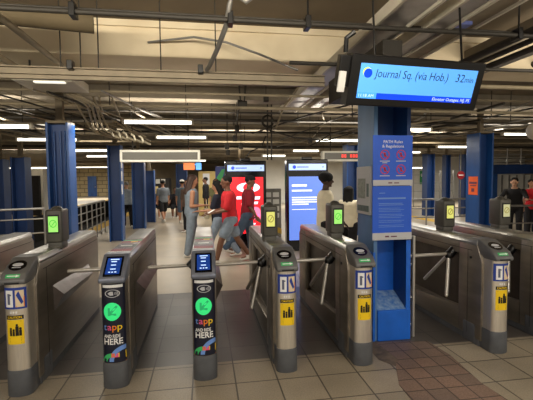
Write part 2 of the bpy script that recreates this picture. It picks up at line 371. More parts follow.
# upper poster
p1 = MB(); p1.box(-.215, .19, -.235, -.225, 1.53, 2.01, .002); P1 = p1.build('rules_poster', BLUES, cS, label='blue rules poster with four red circles')
b = MB(); b.box(-.215, .19, -.238, -.2345, 1.53, 1.585); b.build('white_strip', LGREY, P1)
b = MB(); text_mb(b, 'PATH Rules', .040, T(-.012, -.2365, 1.935), 'CENTER'); text_mb(b, '& Regulations', .040, T(-.012, -.2365, 1.893), 'CENTER'); b.build('lettering', WHITE, P1)
b = MB()
for cx in (-.095, .07):
    for cz in (1.825, 1.685):
        pts = []
        n = 20
        for k in range(n):
            a0 = 2*PI*k/n; a1 = 2*PI*(k+1)/n
            b.prism([(cx+.04*math.cos(a0), cz+.04*math.sin(a0)), (cx+.04*math.cos(a1), cz+.04*math.sin(a1)), (cx+.047*math.cos(a1), cz+.047*math.sin(a1)), (cx+.047*math.cos(a0), cz+.047*math.sin(a0))], -.2375, -.2355, 'y')
        b.prism([(cx-.03, cz+.024), (cx-.024, cz+.03), (cx+.03, cz-.024), (cx+.024, cz-.03)], -.2375, -.2355, 'y')
        b.box(cx-.008, cx+.008, -.2375, -.2355, cz-.022, cz+.022)
b.build('prohibition_symbol', REDP, P1)
b = MB()
for cx in (-.095, .07):
    for cz in (1.76, 1.62): b.box(cx-.05, cx+.05, -.2365, -.2352, cz, cz+.008); 
b.box(-.12, -.07, -.2365, -.2352, 1.745, 1.752); b.build('caption', LGREY, P1)
b = MB(); b.box(-.06, -.02, -.24, -.2378, 1.55, 1.562); b.box(.0, .05, -.24, -.2378, 1.55, 1.56); b.build('small_print', MAUVE, P1)
p2 = MB(); p2.box(-.218, .185, -.235, -.225, 1.005, 1.525, .002); P2 = p2.build('notice_poster', BLUES, cS, label='blue notice poster of close white text')
b = MB(); b.box(-.218, .185, -.238, -.2345, 1.005, 1.075); b.build('white_strip', LGREY, P2)
b = MB(); b.box(-.165, .12, -.2375, -.2352, 1.40, 1.415); illeg(b, -.155, .11, -.2352, [1.355, 1.340]); illeg(b, -.155, .11, -.2352, [1.31, 1.295, 1.28, 1.25, 1.235, 1.22, 1.19, 1.175, 1.145, 1.13], .004); b.box(-.15, -.09, -.2365, -.2352, 1.455, 1.462); b.build('lettering', BLUEP, P2)
b = MB(); b.box(-.09, -.05, -.24, -.2378, 1.032, 1.046); b.box(-.03, .03, -.24, -.2378, 1.032, 1.043); b.build('small_print', MAUVE, P2)
# notice case on the left side of the column
b = MB(); b.box(-.215, -.191, -.17, .17, 1.24, 1.72, .004); nc = b.build('notice_case', LGREY, cS, label='pale notice case on the side')
b = MB(); b.box(-.2175, -.2155, -.06, .13, 1.40, 1.60); b.build('map_sheet', mat('pale_sheet', rgb(150, 160, 150), .5, 0, .4, 40), nc)
b = MB(); b.box(-.2175, -.2155, -.14, .14, 1.27, 1.33); b.box(-.2175, -.2155, -.14, -.09, 1.42, 1.55); b.build('lower_card', mat('green_grey_card', rgb(95, 120, 120), .5, 0, .3, 30), nc)

# ================================================================== TURNSTILES
def turnstile(kind, lit=None):
    """local origin: floor under the nose, y runs away from the front, tripod hub on the left (-x)"""
    t = thing('turnstile', None, 'turnstile')
    W = .100; TOP = 1.012; L = 1.94
    # core and left frame of the cabinet, leaving the tripod recess open
    b = MB()
    b.prism([(.17, .06), (.17, .80), (.24, .965), (L-.07, .965), (L, .90), (L, .06)], -.04, W, 'x', .008)
    b.prism([(.17, .06), (.17, .80), (.24, .965), (.50, .965), (.50, .06)], -W, -.038, 'x', .006)
    b.prism([(L-.32, .06), (L-.32, .965), (L-.07, .965), (L, .90), (L, .06)], -W, -.038, 'x', .006)
    b.box(-W, -.038, .48, L-.3, .84, .965, .006)
    b.prism([(.48, .06), (.48, .30), (L-.3, .22), (L-.3, .06)], -W, -.038, 'x', .006)
    b.build('cabinet', STEEL, t, 35)
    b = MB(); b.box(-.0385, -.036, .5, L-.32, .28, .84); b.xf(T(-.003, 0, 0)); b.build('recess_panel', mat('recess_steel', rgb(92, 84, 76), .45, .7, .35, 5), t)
    b = MB(); b.box(-W+.004, W-.004, .2, L-.01, 0, .07, .004); b.build('kick_plate', BASEG, t)
    # folded top cover
    b = MB(); b.prism([(-W-.003, .955), (-W-.003, .975), (-W+.012, TOP), (W-.012, TOP), (W+.003, .975), (W+.003, .955)], .24, L-.05, 'y', .003); b.build('top_cover', STEELT, t, 30)
    b = MB()   # panel seams and lock on the sides
    for s in (-1, 1):
        b.box(s*(W+.0035)-.001, s*(W+.0035)+.001, .3, L-.08, .90, .904)
        b.box(s*(W+.0015)-.001, s*(W+.0015)+.001, .36, .364, .08, .90)
    b.build('panel_seam', DARK, t)
    b = MB(); b.tube([(-W-.006, .32, .83), (-W+.01, .32, .83)], .013, 10); b.build('key_lock', BLK, t)
    # rounded nose
    def nose(z0, z1, r, y0=.075):
        n = 18; return [(r*math.cos(PI+PI*k/n), y0 + (r-.032)*math.sin(PI+PI*k/n)) for k in range(n+1)] + [(r, .2), (-r, .2)]
    nz = .86 if kind == 'tap' else .875
    b = MB(); b.prism(nose(0, 0, .0895 if kind == 'tap' else .0825), .19, nz, 'z'); b.build('nose_post', STEELB if kind != 'tap' else STEEL, t, 30)
    b = MB(); rb = .096 if kind == 'tap' else .088; b.prism(nose(0, 0, rb), 0, .2, 'z', .004); b.prism([(-rb, .19), (rb, .19), (W+.002, .26), (W+.002, .42), (-W-.002, .42), (-W-.002, .26)], 0, .19, 'z', .004); b.build('base_cover', BASEG, t, 30)
    def on_nose(mb, r=(.090 if kind == 'tap' else .083), y0=.075):          # wraps a flat sheet round the nose
        for v in mb.bm.verts:
            v.co.x *= r/.0925; q = max(-.97, min(.97, v.co.x/r)); off = -v.co.y
            v.co.y = y0 - (r-.032)*math.sqrt(1-q*q) - off
    def sheet(x0, x1, z0, z1, off=0.0, th=.0012, mb=None):
        mb = mb or MB(); n = max(2, int((x1-x0)/.012))
        for k in range(n):
            a = x0+(x1-x0)*k/n; c = x0+(x1-x0)*(k+1)/n
            mb.box(a, c, -off-th, -off, z0, z1)
        return mb
    if kind == 'tap':
        # slanted reader head with a lit screen
        prof = [(.002, .825), (-.004, .86), (.20, TOP+.005), (.30, TOP+.005), (.30, .92), (.16, .825)]
        b = MB(); b.prism(prof, -.098, .098, 'x', .014, 3); h = b.build('reader_head', HOODB, t, 35)
        A = math.atan2(TOP-.855, .204); M0 = T(0, -.004, .86) @ Matrix.Rotation(-(PI/2-A), 4, 'X')
        b = MB(); b.box(-.066, .066, -.006, .001, .025, .225, .006); b.xf(M0); rs = b.build('screen_bezel', BLKG, h)
        b = MB(); b.box(-.052, .052, -.008, -.0055, .045, .205); b.xf(M0); b.build('reader_screen', SCR_B, rs)
        b = MB()
        for (x0, x1, z) in ((-.03, .035, .222), (-.022, .02, .20), (-.02, .018, .165), (-.02, .02, .125), (-.03, -.015, .095), (-.006, .006, .095), (.015, .03, .095)): b.box(x0, x1, -.0095, -.008, z-.036, z-.028)
        b.xf(M0); b.build('screen_print', LCD3, rs)
        b = sheet(-.088, .088, .205, .822, .0); on_nose(b); dk = b.build('tap_decal', NAVY, t, label='navy decal reading tapp AND RIDE HERE')
        b = sheet(-.076, .076, .79, .812, .0014); on_nose(b); b.build('white_strip', WHITE, dk)
        b = MB()    # contactless symbol: outlined oval with hand and waves
        for k in range(28):
            a0 = 2*PI*k/28; a1 = 2*PI*(k+1)/28
            P = lambda r, a: (.055*r*math.cos(a), .745+.030*r*math.sin(a))
            b.prism([P(.9, a0), P(.9, a1), P(1.03, a1), P(1.03, a0)], -.003, -.0014, 'y')
        b.prism([(-.035, .745), (-.015, .760), (.005, .760), (.008, .732), (-.015, .730)], -.003, -.0014, 'y')
        for q in range(3):
            xq = .014+.010*q; hh = .008+.004*q
            b.prism([(xq, .745-hh), (xq+.006, .745), (xq, .745+hh), (xq+.004, .745+hh), (xq+.010, .745), (xq+.004, .745-hh)], -.003, -.0014, 'y')
        on_nose(b); b.build('contactless_symbol', LGREY, dk)
        b = MB(); xs = [-math.cos(PI*k/24) for k in range(25)]
        for xa, xb in zip(xs, xs[1:]):
            za, zb = .070*math.sqrt(max(0, 1-xa*xa)), .070*math.sqrt(max(0, 1-xb*xb)); xa, xb = -.005+.066*xa, -.005+.066*xb
            b.prism([(xa, .605-za-1e-5), (xb, .605-zb-1e-5), (xb, .605+zb+1e-5), (xa, .605+za+1e-5)], -.003, -.0014, 'y')
        on_nose(b); g = b.build('green_disc', TAPG, dk, label='bright green disc')
        b = MB(); 
        b.prism([(.038, .642), (.026, .652), (-.020, .607), (-.020, .635), (-.036, .635), (-.036, .574), (.026, .574), (.026, .590), (-.007, .590)], -.0052, -.003, 'y'); bmesh.ops.triangulate(b.bm, faces=b.bm.faces); on_nose(b); b.build('arrow_symbol', mat('glowing_green_print', rgb(36, 178, 108), .35, emit=.25), g)  # printed arrow, also given a faint added glow
        x = -.072; ch = 'tapp'; mats = [BLUEP, PINK, ORANGE, YEL]
        b = MB()
        for c, adv, i in zip(ch, (.027, .038, .039, .04), range(4)):
            b.mi = i; text_mb(b, c, .074, T(x, -.0015, .462), fit=adv-.006, bold=.0005, ext=.0006); x += adv
        bmesh.ops.triangulate(b.bm, faces=b.bm.faces); on_nose(b); b.build('tapp_lettering', mats, dk)
        b = MB(); text_mb(b, 'AND RIDE', .036, T(-.074, -.0015, .402), bold=.0006, ext=.0006, fit=.125); text_mb(b, 'HERE', .066, T(-.074, -.0015, .350), bold=.0012, ext=.0006, fit=.142)
        bmesh.ops.triangulate(b.bm, faces=b.bm.faces); on_nose(b); b.build('ride_here_lettering', WHITE, dk)
        # colourful swoops at the foot of the decal
        def swoop(mb, cx, cz, r0, r1, a0, a1, n=12, off=.003):
            for k in range(n):
                p = a0+(a1-a0)*k/n; q = a0+(a1-a0)*(k+1)/n
                mb.prism([(cx+r0*math.cos(p), cz+r0*math.sin(p)), (cx+r0*math.cos(q), cz+r0*math.sin(q)), (cx+r1*math.cos(q), cz+r1*math.sin(q)), (cx+r1*math.cos(p), cz+r1*math.sin(p))], -off, -off+.0012, 'y')
        b = MB(); b.mi = 0; swoop(b, .086, .215, .088, .122, PI/2, PI)
        b.mi = 1; swoop(b, -.020, .215, .034, .066, PI*.5, PI)
        b.mi = 2; b.prism([(-.020, .249), (-.020, .281), (.006, .281), (.006, .249)], -.0035, -.002, 'y')
        b.mi = 3; b.prism([(.034, .249), (.034, .281), (.087, .290), (.087, .232)], -.0035, -.002, 'y')
        b.mi = 4; b.prism([(-.012, .249), (-.012, .281), (.034, .281), (.034, .249)], -.004, -.0025, 'y')
        b.mi = 2; b.box(-.086, .086, -.003, -.002, .207, .213)
        bmesh.ops.triangulate(b.bm, faces=b.bm.faces); on_nose(b); b.build('swoosh_pattern', [BLUEP, GREENP, ORANGE, YEL, PINK], dk)
        # coloured strips stuck across the top cover
        b = MB()
        for k, (y0, y1, mi) in enumerate(((.34, .44, 0), (.45, .52, 1), (.53, .70, 2), (.72, .78, 1), (.80, .90, 0), (.91, .97, 3), (.99, 1.04, 1))):
            b.mi = mi; b.box(-.085, .085, y0, y1, TOP+.0002, TOP+.0015)
        b.mi = 4; b.box(-.05, .05, .60, .64, TOP+.0015, TOP+.0025)
        b.mi = 5; b.box(.0, .06, .81, .87, TOP+.0015, TOP+.0025)
        b.build('top_stickers', [REDM, MAUVE, NAVY, GREENP, WHITE, YEL], t, label='red, navy and mauve stickers along the top')
    else:
        prof = [(.004, .85), (.0, .88), (.045, .93), (.22, TOP+.006), (.36, TOP+.006), (.36, .93), (.24, .90), (.16, .85)]
        b = MB(); b.prism(prof, -.089, .089, 'x', .012, 3); h = b.build('hood', HOOD, t, 35)
        A = math.atan2(TOP+.006-.93, .175); M0 = T(0, .045, .93) @ Matrix.Rotation(-(PI/2-A), 4, 'X')
        b = MB(); b.disc((-.005, -.006, .085), .062, .058, .002, 28); b.xf(M0); rd = b.build('card_reader', BLKG, h, label='black oval reader')
        b = MB(); b.disc((-.005, -.0075, .09), .038, .020, -.0055, 20); b.box(-.035, .025, -.0075, -.0055, .052, .060); b.xf(M0); b.build('reader_symbol', LGREY, rd)
        A2 = math.atan2(.05, .045); M2 = T(0, 0, .88) @ Matrix.Rotation(-(PI/2-A2), 4, 'X')
        b = MB(); b.box(-.052, .045, -.003, .002, .026, .056, .002); b.xf(M2); gl = b.build('direction_light', GRN_L, h, label='lit green bar')
        b = MB(); b.prism([(.02, .03), (.02, .05), (.045, .04)], -.005, -.003, 'y'); b.box(-.04, .02, -.005, -.003, .037, .043); b.xf(M2); b.build('arrow_symbol', WHITE, gl)
        b = MB(); b.box(-.05, .05, -.004, .004, .857, .870, .002); b.build('card_slot', BLK, h)
        # blue bordered farecard panel, small print, yellow caution label
        b = sheet(-.084, .084, .665, .825, .0); on_nose(b); cp = b.build('farecard_panel', BLUEC, t, label='blue-edged farecard panel')
        b = sheet(-.066, -.008, .68, .805, .0014); on_nose(b); b.build('white_card', WHITE, cp)
        b = MB(); b.box(-.05, -.03, -.004, -.0028, .70, .78); b.box(-.05, -.02, -.004, -.0028, .765, .775); on_nose(b); b.build('card_print', mat('grey_ink', rgb(90, 95, 120), .5), cp)
        b = sheet(.010, .070, .68, .805, .0014); on_nose(b); b.build('orange_card', mat('cream_card', rgb(225, 205, 170), .5), cp)
        b = MB(); b.mi = 0; b.prism([(.014, .682), (.072, .682), (.072, .76)], -.004, -.0028, 'y'); b.mi = 1; b.prism([(.016, .77), (.035, .80), (.066, .715), (.052, .70)], -.0045, -.0032, 'y'); on_nose(b); b.build('card_print', [ORANGE, BLUEC], cp)
        b = MB()
        for xx in (-.035, -.015, .008): b.box(xx, xx+.012, -.0025, 0, .632, .648)
        on_nose(b); b.build('number_label', WHITE, t)
        b = sheet(-.066, .062, .40, .585, .0); on_nose(b); yl = b.build('caution_label', YEL, t, label='yellow caution label')
        b = sheet(-.066, .062, .588, .618, .0); on_nose(b); b.build('black_heading', BLK, yl)
        b = MB(); text_mb(b, 'CAUTION', .024, T(-.002, -.0014, .595), 'CENTER', ext=.0005, bold=.0004); bmesh.ops.triangulate(b.bm, faces=b.bm.faces); on_nose(b); b.build('caution_lettering', YEL, yl)
        b = MB()
        for (cx, z0, hh, wd) in ((-.034, .465, .045, .009), (-.012, .465, .035, .008), (.014, .465, .072, .012), (.038, .465, .045, .009)):
            b.box(cx-wd, cx+wd, -.003, -.0012, z0, z0+hh); b.disc((cx, -.003, z0+hh+.009), .009, .009, -.0012, 10)
        for z in (.445, .434, .423, .412): b.box(-.045, .045, -.0024, -.0012, z, z+.003)
        b.box(-.05, .045, -.0024, -.0012, .572, .575)
        on_nose(b); b.build('family_symbol', BLK, yl)
    # tripod on the left flank
    tp = kind == 'tap'; hy = .62
    b = MB(); b.tube([(-.03, hy, .89), (-.09, hy, .835), (-.13, hy, .79)], .045, 14); b.ell((-.13 if not tp else -.09, hy, .80), (.044, .048, .048), 12, 8); b.build('tripod_hub', BLK, t, 40)
    o0 = Vector((-.13 if not tp else -.07, hy, .81)); ix = -.25 if not tp else -.03
    for dv in ((-1, 0, -.02), (ix, .612, -.75), (ix, -.30, -.88)):
        v = Vector(dv).normalized(); b = MB(); b.tube([o0+v*.02, o0+v*.43], .0175, 12); b.ell(o0+v*.43, (.0175, .0175, .0175), 10, 6); b.build('tripod_arm', TUBE, t, 40)
    # anti-crawl wedge on the right flank
    b = MB()
    R = [[(W-.005, .48, .72), (W+.07, .54, .62), (W-.005, .50, .48)], [(W-.005, 1.52, .68), (W+.07, 1.44, .60), (W-.005, 1.48, .50)]]
    b.loft([[Vector(p) for p in r] for r in R]); b.build('deflector_wedge', mat('wedge_steel', rgb(128, 120, 118), .38, .8, .4, 6), t)
    if lit:
        E, D = lit
        lb = MB(); lb.box(-.062, .062, .70, .85, .985, 1.06, .012); lb.box(-.072, .072, .68, .87, 1.05, 1.35, .02, 3); lb.ell((0, .775, 1.338), (.052, .06, .042), 16, 8)
        lo = lb.build('light_box', mat('bronze_grey_housing', rgb(92, 90, 84), .45, .4, .15, 10), t, 35)
        b = MB(); b.box(-.048, .048, .672, .683, 1.135, 1.305, .004); b.build('box_frame', BLK, lo)
        b = MB(); b.box(-.040, .040, .669, .673, 1.15, 1.29); ls = b.build('lit_panel', E, lo, label='lit status panel')
        b = MB()
        for k in range(18):
            a0 = 2*PI*k/18; a1 = 2*PI*(k+1)/18; P = lambda r, a: (r*math.cos(a), 1.225+r*math.sin(a)*1.15)
            b.prism([P(.024, a0), P(.024, a1), P(.031, a1), P(.031, a0)], .6665, .669, 'y')
        b.prism([(-.018, 1.20), (-.012, 1.20), (.018, 1.24), (.012, 1.245)], .6665, .669, 'y')
        b.build('status_symbol', D, ls)
    return t
TX = {0: -2.12, 1: -1.40, 2: -.71, 3: -.02, 4: .655, 5: 1.325, 6: 2.63, 7: 3.33, 8: 4.03}
g_ = turnstile('std', (GRN_E, GRN_D)); y_ = turnstile('std', (YEL_E, YEL_D)); tap = turnstile('tap')
p_ = turnstile('std', (PALE_E, YEL_D))
lab = {0: 'steel turnstile at the left edge of the photo, its front out of view',
       1: 'leftmost full turnstile, green-lit box on top and yellow caution label',
       2: 'left of the two turnstiles with navy tapp decal and blue screen',
       3: 'right of the two turnstiles with navy tapp decal, narrow view down its top',
       4: 'turnstile with caution label right of the tapp pair, yellow-lit box on top',
       5: 'turnstile beside the blue posted column, green-lit box on top',
       6: 'turnstile right of the blue posted column, yellow-lit box, tripod recess in view',
       7: 'rightmost turnstile in view, pale lit box on top, front cut by the frame'}
src = {0: y_, 1: g_, 2: tap, 3: tap, 4: y_, 5: g_, 6: y_, 7: p_}
used = set()
for i in range(8):
    s = src[i]
    if s.name in used: o = copy_tree(s)
    else: o = s; used.add(s.name)
    o.location = (TX[i], 3.06, 0); o['label'] = lab[i]; o['group'] = 'row of turnstiles'
    for c in children(o):
        if c.name.startswith('light_box'): c.location = {0: (0, 0, 0), 1: (.055, 0, 0), 4: (-.035, -.06, 0), 5: (-.01, 0, 0), 6: (.05, .2, 0), 7: (.05, .2, 0)}[i]

# barrier rail beside the posted column
t = thing('barrier_rail', 'steel barrier of upright bars standing right of the blue posted column', 'railing', (2.06, 3.6, 0))
for y in (0, .55, 1.1):
    b = MB(); b.tube([(0, y, 0), (0, y, 1.02)], .016, 10); b.build('upright', TUBE, t, 40)
for z in (1.0, .72, .38, .1):
    b = MB(); b.tube([(0, 0, z), (0, 1.1, z)], .013, 8); b.build('rail', RAIL, t, 40)

# ================================================================== RAILINGS
def railing(label, pts, h=1.0, rails=(1.0, .80, .52, .12), step=.9, r=.02, balusters=None):
    t = thing('railing', label, 'railing', pts[0])
    P = [Vector((p[0]-pts[0][0], p[1]-pts[0][1], 0)) for p in pts]
    for z in rails:
        b = MB(); b.tube([p+Vector((0, 0, z*h)) for p in P], r*(1.15 if z == rails[0] else .8), 8); b.build('rail', RAIL, t, 40)
    for a, c in zip(P, P[1:]):
        n = max(1, int((c-a).length/step))
        for k in range(n+1):
            p = a.lerp(c, k/n); b = MB(); b.tube([p, p+Vector((0, 0, h))], r, 8); b.build('post', RAIL, t, 40)
    return t
railing('steel railing left of the wide blue column beside the track pit', [(-5.2, 8.0, 0), (-3.3, 8.7, 0)], 1.05)
railing('steel railing between the two left blue columns above the track pit', [(-2.95, 9.0, 0), (-3.12, 12.9, 0)], 1.0, (1.0, .8, .6, .35, .1), .55)
railing('steel railing left of the orange-noticed blue column', [(4.9, 9.2, 0), (7.0, 9.2, 0)], 1.05, (1.0, .78, .56, .3), .55)
railing('steel railing at the far right in front of the people in red and black', [(6.6, 8.2, 0), (9.6, 8.0, 0)], .92, (1.0, .55), 1.5)

# ================================================================== KIOSKS
def kiosk(x, y, label, scr, kind, rz):
    t = thing('display_kiosk', label, 'kiosk', (x, y, 0), rz)
    W = .475
    b = MB(); b.box(-W, W, 0, .22, .04, 2.04, .02); b.build('housing', BLKG, t)
    b = MB(); b.box(-.3, .3, -.02, .26, 0, .06, .01); b.build('base', BLK, t); b = MB(); b.box(-.12, .12, .03, .19, 2.03, 2.10, .02); b.build('top_cap', BLK, t)
    b = MB(); b.box(-W+.05, W-.05, -.004, .001, 1.80, 1.94); tb = b.build('top_screen', KTOP, t, label='pale blue band across the top')
    b = MB(); b.disc((-.30, -.007, 1.87), .04, .04, -.004, 16); b.box(-.24, .02, -.006, -.004, 1.86, 1.88); b.box(.34, .37, -.006, -.004, 1.86, 1.88); b.build('screen_print', LCD2, tb)
    if kind == 'red':
        b = MB(); b.box(-.37, .40, -.004, .001, .35, 1.66); s = b.build('main_screen', KRED, t, label='red advert screen')
        b = MB(); b.disc((.05, -.0065, 1.42), .27, .115, -.004, 32)
        for (x0, x1, z0, z1) in ((-.24, .02, 1.15, 1.22), (.05, .33, 1.14, 1.21), (-.12, .06, 1.03, 1.09), (.1, .28, 1.03, 1.09), (-.24, .0, .55, .59), (.05, .22, .55, .59)):
            b.prism([(x0, z0), (x1-.02, z0), (x1, z1), (x0+.02, z1)], -.0065, -.004, 'y')
        b.build('screen_print', KWHT, s)
        b = MB(); b.disc((.05, -.0085, 1.42), .12, .10, -.0065, 20)
        b.build('screen_symbol', KRED, s)
        b = MB(); b.disc((.22, -.0065, .82), .12, .15, -.004, 24); b.disc((.3, -.0065, .74), .09, .07, -.004, 18); b.build('screen_figure', KPNK, s)
    else:
        b = MB(); b.box(-W+.05, W-.04, -.004, .001, .24, 1.66); s = b.build('main_screen', KBLU, t, label='periwinkle blue screen with a white message')
        b = MB(); b.box(-.36, -.02, -.0065, -.004, 1.44, 1.485); b.box(-.36, .10, -.0065, -.004, 1.33, 1.365)
        for (x1, z) in ((.34, 1.18), (.30, 1.13), (.36, 1.08), (.02, 1.03)): b.box(-.36, x1, -.0065, -.004, z, z+.026)
        b.box(-.36, .18, -.0055, -.004, .92, .933); b.build('screen_print', KWHT, s)
    return t
kiosk(.95, 9.0, 'black upright kiosk showing a red advert, behind the man in a cap', KRED, 'red', 0)
kiosk(2.27, 8.45, 'black upright kiosk showing a blue message screen', KBLU, 'blue', 0)

# ================================================================== HANGING DISPLAY
t = thing('train_display', 'large black hanging display reading Journal Sq. (via Hob.) 32 min', 'display', (1.755, 3.10, 2.19), 0)
t.rotation_euler = (math.radians(20), math.radians(.8), math.radians(3))
b = MB(); b.box(-.60, .60, 0, .12, 0, .395, .012); b.build('housing', BLK, t)
b = MB(); b.box(-.61, -.59, -.001, .12, .0, .39); b.build('side_frame', BLK, t)
b = MB(); b.box(-.53, .53, -.003, .002, .062, .332); s = b.build('display_screen', LCD, t, label='sky blue screen')
b = MB(); b.box(-.53, .53, -.005, -.003, .062, .108); b.build('bottom_band', LCD2, s, label='deep blue band')
b = MB(); b.box(-.53, -.36, -.0062, -.005, .062, .108); b.build('clock_field', mat('mid_blue_display', rgb(70, 150, 240), .2, emit=.9), s)
b = MB(); text_mb(b, 'Journal Sq. (via Hob.)', .092, T(-.405, -.0035, .232), shear=.14, fit=.665, bold=-.0006); text_mb(b, '32', .092, T(.335, -.0035, .232), shear=.14, fit=.078, bold=-.0006); text_mb(b, 'min', .066, T(.422, -.0035, .232), shear=.14, fit=.082, bold=-.0006); b.build('departure_lettering', LCDT, s)
b = MB(); text_mb(b, '11:18 AM', .034, T(-.515, -.0068, .074), fit=.13); text_mb(b, 'Elevator Outages: NJ, PS', .036, T(.155, -.0055, .073), 'LEFT', shear=.1, fit=.36); b.build('footer_lettering', LCD3, s)
b = MB(); b.disc((-.462, -.005, .258), .036, .036, -.003, 28); b.build('route_disc', LCD2, s, label='blue route disc')
b = MB(); b.disc((-.470, -.0042, .267), .036, .036, -.003, 28); b.build('route_ring', mat('yellow_display', rgb(190, 215, 60), .2, emit=.9), s)
b = MB(); b.box(-.70, -.60, .02, .10, .14, .38, .01); b.tube([(-.65, .06, .40), (-.66, .06, .5), (-.60, .06, .55)], .02, 8); b.build('side_bracket', BLK, t)
b = MB(); b.box(-.70, -.64, -.0, .022, .10, .26, .004); b.build('white_tag', WHITE, t)
for s in (-.4, .4):
    b = MB(); b.tube([(s, .06, .39), (s, .60, 1.50)], .009, 8); b.build('hanger', BLK, t)

# ================================================================== CEILING SERVICES
def pipe(pts, r, m, name, label, group=None, cat='pipe', seg=10):
    b = MB(); b.tube(pts, r, seg); return tag(b.build(name, m, None, 50), label, cat, group)
def beam(x0, x1, y0, y1, z0, z1, m, name, label, cat='beam', group=None, bev=.005):
    b = MB(); b.box(x0, x1, y0, y1, z0, z1, bev); return tag(b.build(name, m), label, cat, group)
beam(1.70, 1.90, 3.56, 5.2, 2.62, 2.92, PIPED, 'steel_girder', 'dark girder running away over the posted column behind the display')
# channel rail across the view
t = thing('ceiling_channel', 'long beige steel channel hung across the view left of the display', 'beam', (-8, 4.5, 2.68))
b = MB(); b.box(0, 9.42, 0, .015, 0, .13); b.box(0, 9.42, -.04, 0, 0, .012); b.box(0, 9.42, -.04, 0, .118, .13); b.box(0, 9.42, -.035, 0, .05, .058); b.build('channel', STRUT, t)
for x in (4.6, 5.2, 6.52, 6.72, 6.9, 7.55, 8.15):
    b = MB(); b.tube([(x, -.01, .12), (x, -.01, 1.04)], .007, 6); b.build('hanger_rod', PIPED, t)
for x in (6.62, 7.98):
    b = MB(); b.box(x-.03, x+.03, -.07, .03, .10, .20, .01); b.build('clamp', BLK, t)
# dark conduit nearer the camera, full width
t = thing('ceiling_conduit', 'long dark conduit crossing the whole top of the view', 'pipe', (0, 3.5, 3.0))
b = MB(); b.tube([(-7, 0, 0), (9, 0, 0)], .022, 10); b.build('conduit_tube', PIPED, t, 50)
b = MB(); b.tube([(-7, .06, .05), (9, .06, .05)], .012, 8); b.build('conduit_tube', PIPED, t, 50)
for x in (-1.05, .25, .95, 3.1):
    b = MB(); b.box(x-.025, x+.025, -.035, .085, -.04, .07, .008); b.tube([(x, 0, .05), (x, 0, .72)], .009, 6); b.build('clamp', BLK, t)
pipe([(1.0, 4.5, 2.95), (9, 4.5, 2.98)], .022, PIPED, 'ceiling_conduit', 'dark conduit running right from above the hanging display')
pipe([(2.6, 5.2, 2.92), (12, 5.2, 2.92)], .03, PIPEB, 'ceiling_pipe', 'beige pipe crossing below the cream beam at the right')
# insulated round duct at top left
pipe([(-3.6, 3.9, 3.22), (-1.12, 4.42, 3.26)], .105, DUCT, 'insulated_duct', 'fat brown insulated duct ending at the top left', cat='duct', seg=20)
# flexible grey hose at top centre
pipe([(.62, 3.3, 3.35), (.5, 3.35, 3.2), (.38, 3.4, 3.12), (.27, 3.42, 3.2), (.24, 3.45, 3.1), (.22, 3.55, 2.98), (.15, 3.9, 2.88), (.08, 4.3, 2.83), (.05, 4.45, 2.82)], .024, PIPEG, 'flexible_hose', 'grey flexible hose looping down at the top centre', cat='hose')
pipe([(-.7, 5.41, 3.42), (-.1, 5.2, 3.44), (.3, 5.1, 3.36), (.7, 5.0, 3.2), (1.2, 4.9, 2.98)], .014, PIPEG, 'flexible_hose', 'thin grey cable arching across the bright cream beam', cat='hose')
# pipes running away from the camera at left
pipe([(-1.80, 3.6, 3.09), (-1.78, 5.4, 3.09)], .034, PIPEB, 'ceiling_pipe', 'slanting beige pipe nearest the insulated duct')
pipe([(-2.3, 3.6, 3.03), (-2.28, 5.4, 3.03)], .038, PIPEB, 'ceiling_pipe', 'slanting beige pipe at the left edge above the channel')
# cross pipes under the far ceiling
for k, (y, z, r, mm, lb) in enumerate([(6.4, 2.98, .02, PIPEB, 'first beige pipe beyond the hung channel'), (6.9, 2.86, .028, PIPEB, 'beige pipe crossing above the nearest lit tubes'),
        (7.6, 2.90, .018, PIPED, 'thin dark pipe crossing behind the nearest lit tubes'), (8.2, 2.84, .03, PIPED, 'thick dark pipe crossing above the second row of lights'),
        (9.2, 2.88, .025, PIPEB, 'beige pipe above the kiosks'), (10.4, 2.86, .03, PIPED, 'dark pipe above and beyond the kiosks'), (12.4, 2.8, .03, PIPEB, 'far beige pipe crossing under the ceiling'), (14.2, 2.8, .04, PIPED, 'farthest dark pipe crossing under the ceiling')]):
    pipe([(-9, y, z), (14, y, z)], r, mm, 'ceiling_pipe', lb)
    # its drop rods are parts of the fixings
random.seed(3)
for k in range(16):
    x = -2.5+k*.62+random.uniform(-.2, .2); y = random.choice((6.45, 6.95, 7.65, 8.25, 9.25, 10.45)); 
    pipe([(x, y, random.uniform(2.62, 2.8)), (x, y, 3.29)], .009, PIPED, 'hanger_rod', 'thin dark drop rod hanging from the far ceiling', 'drop rods under the far ceiling', 'rod', 6)
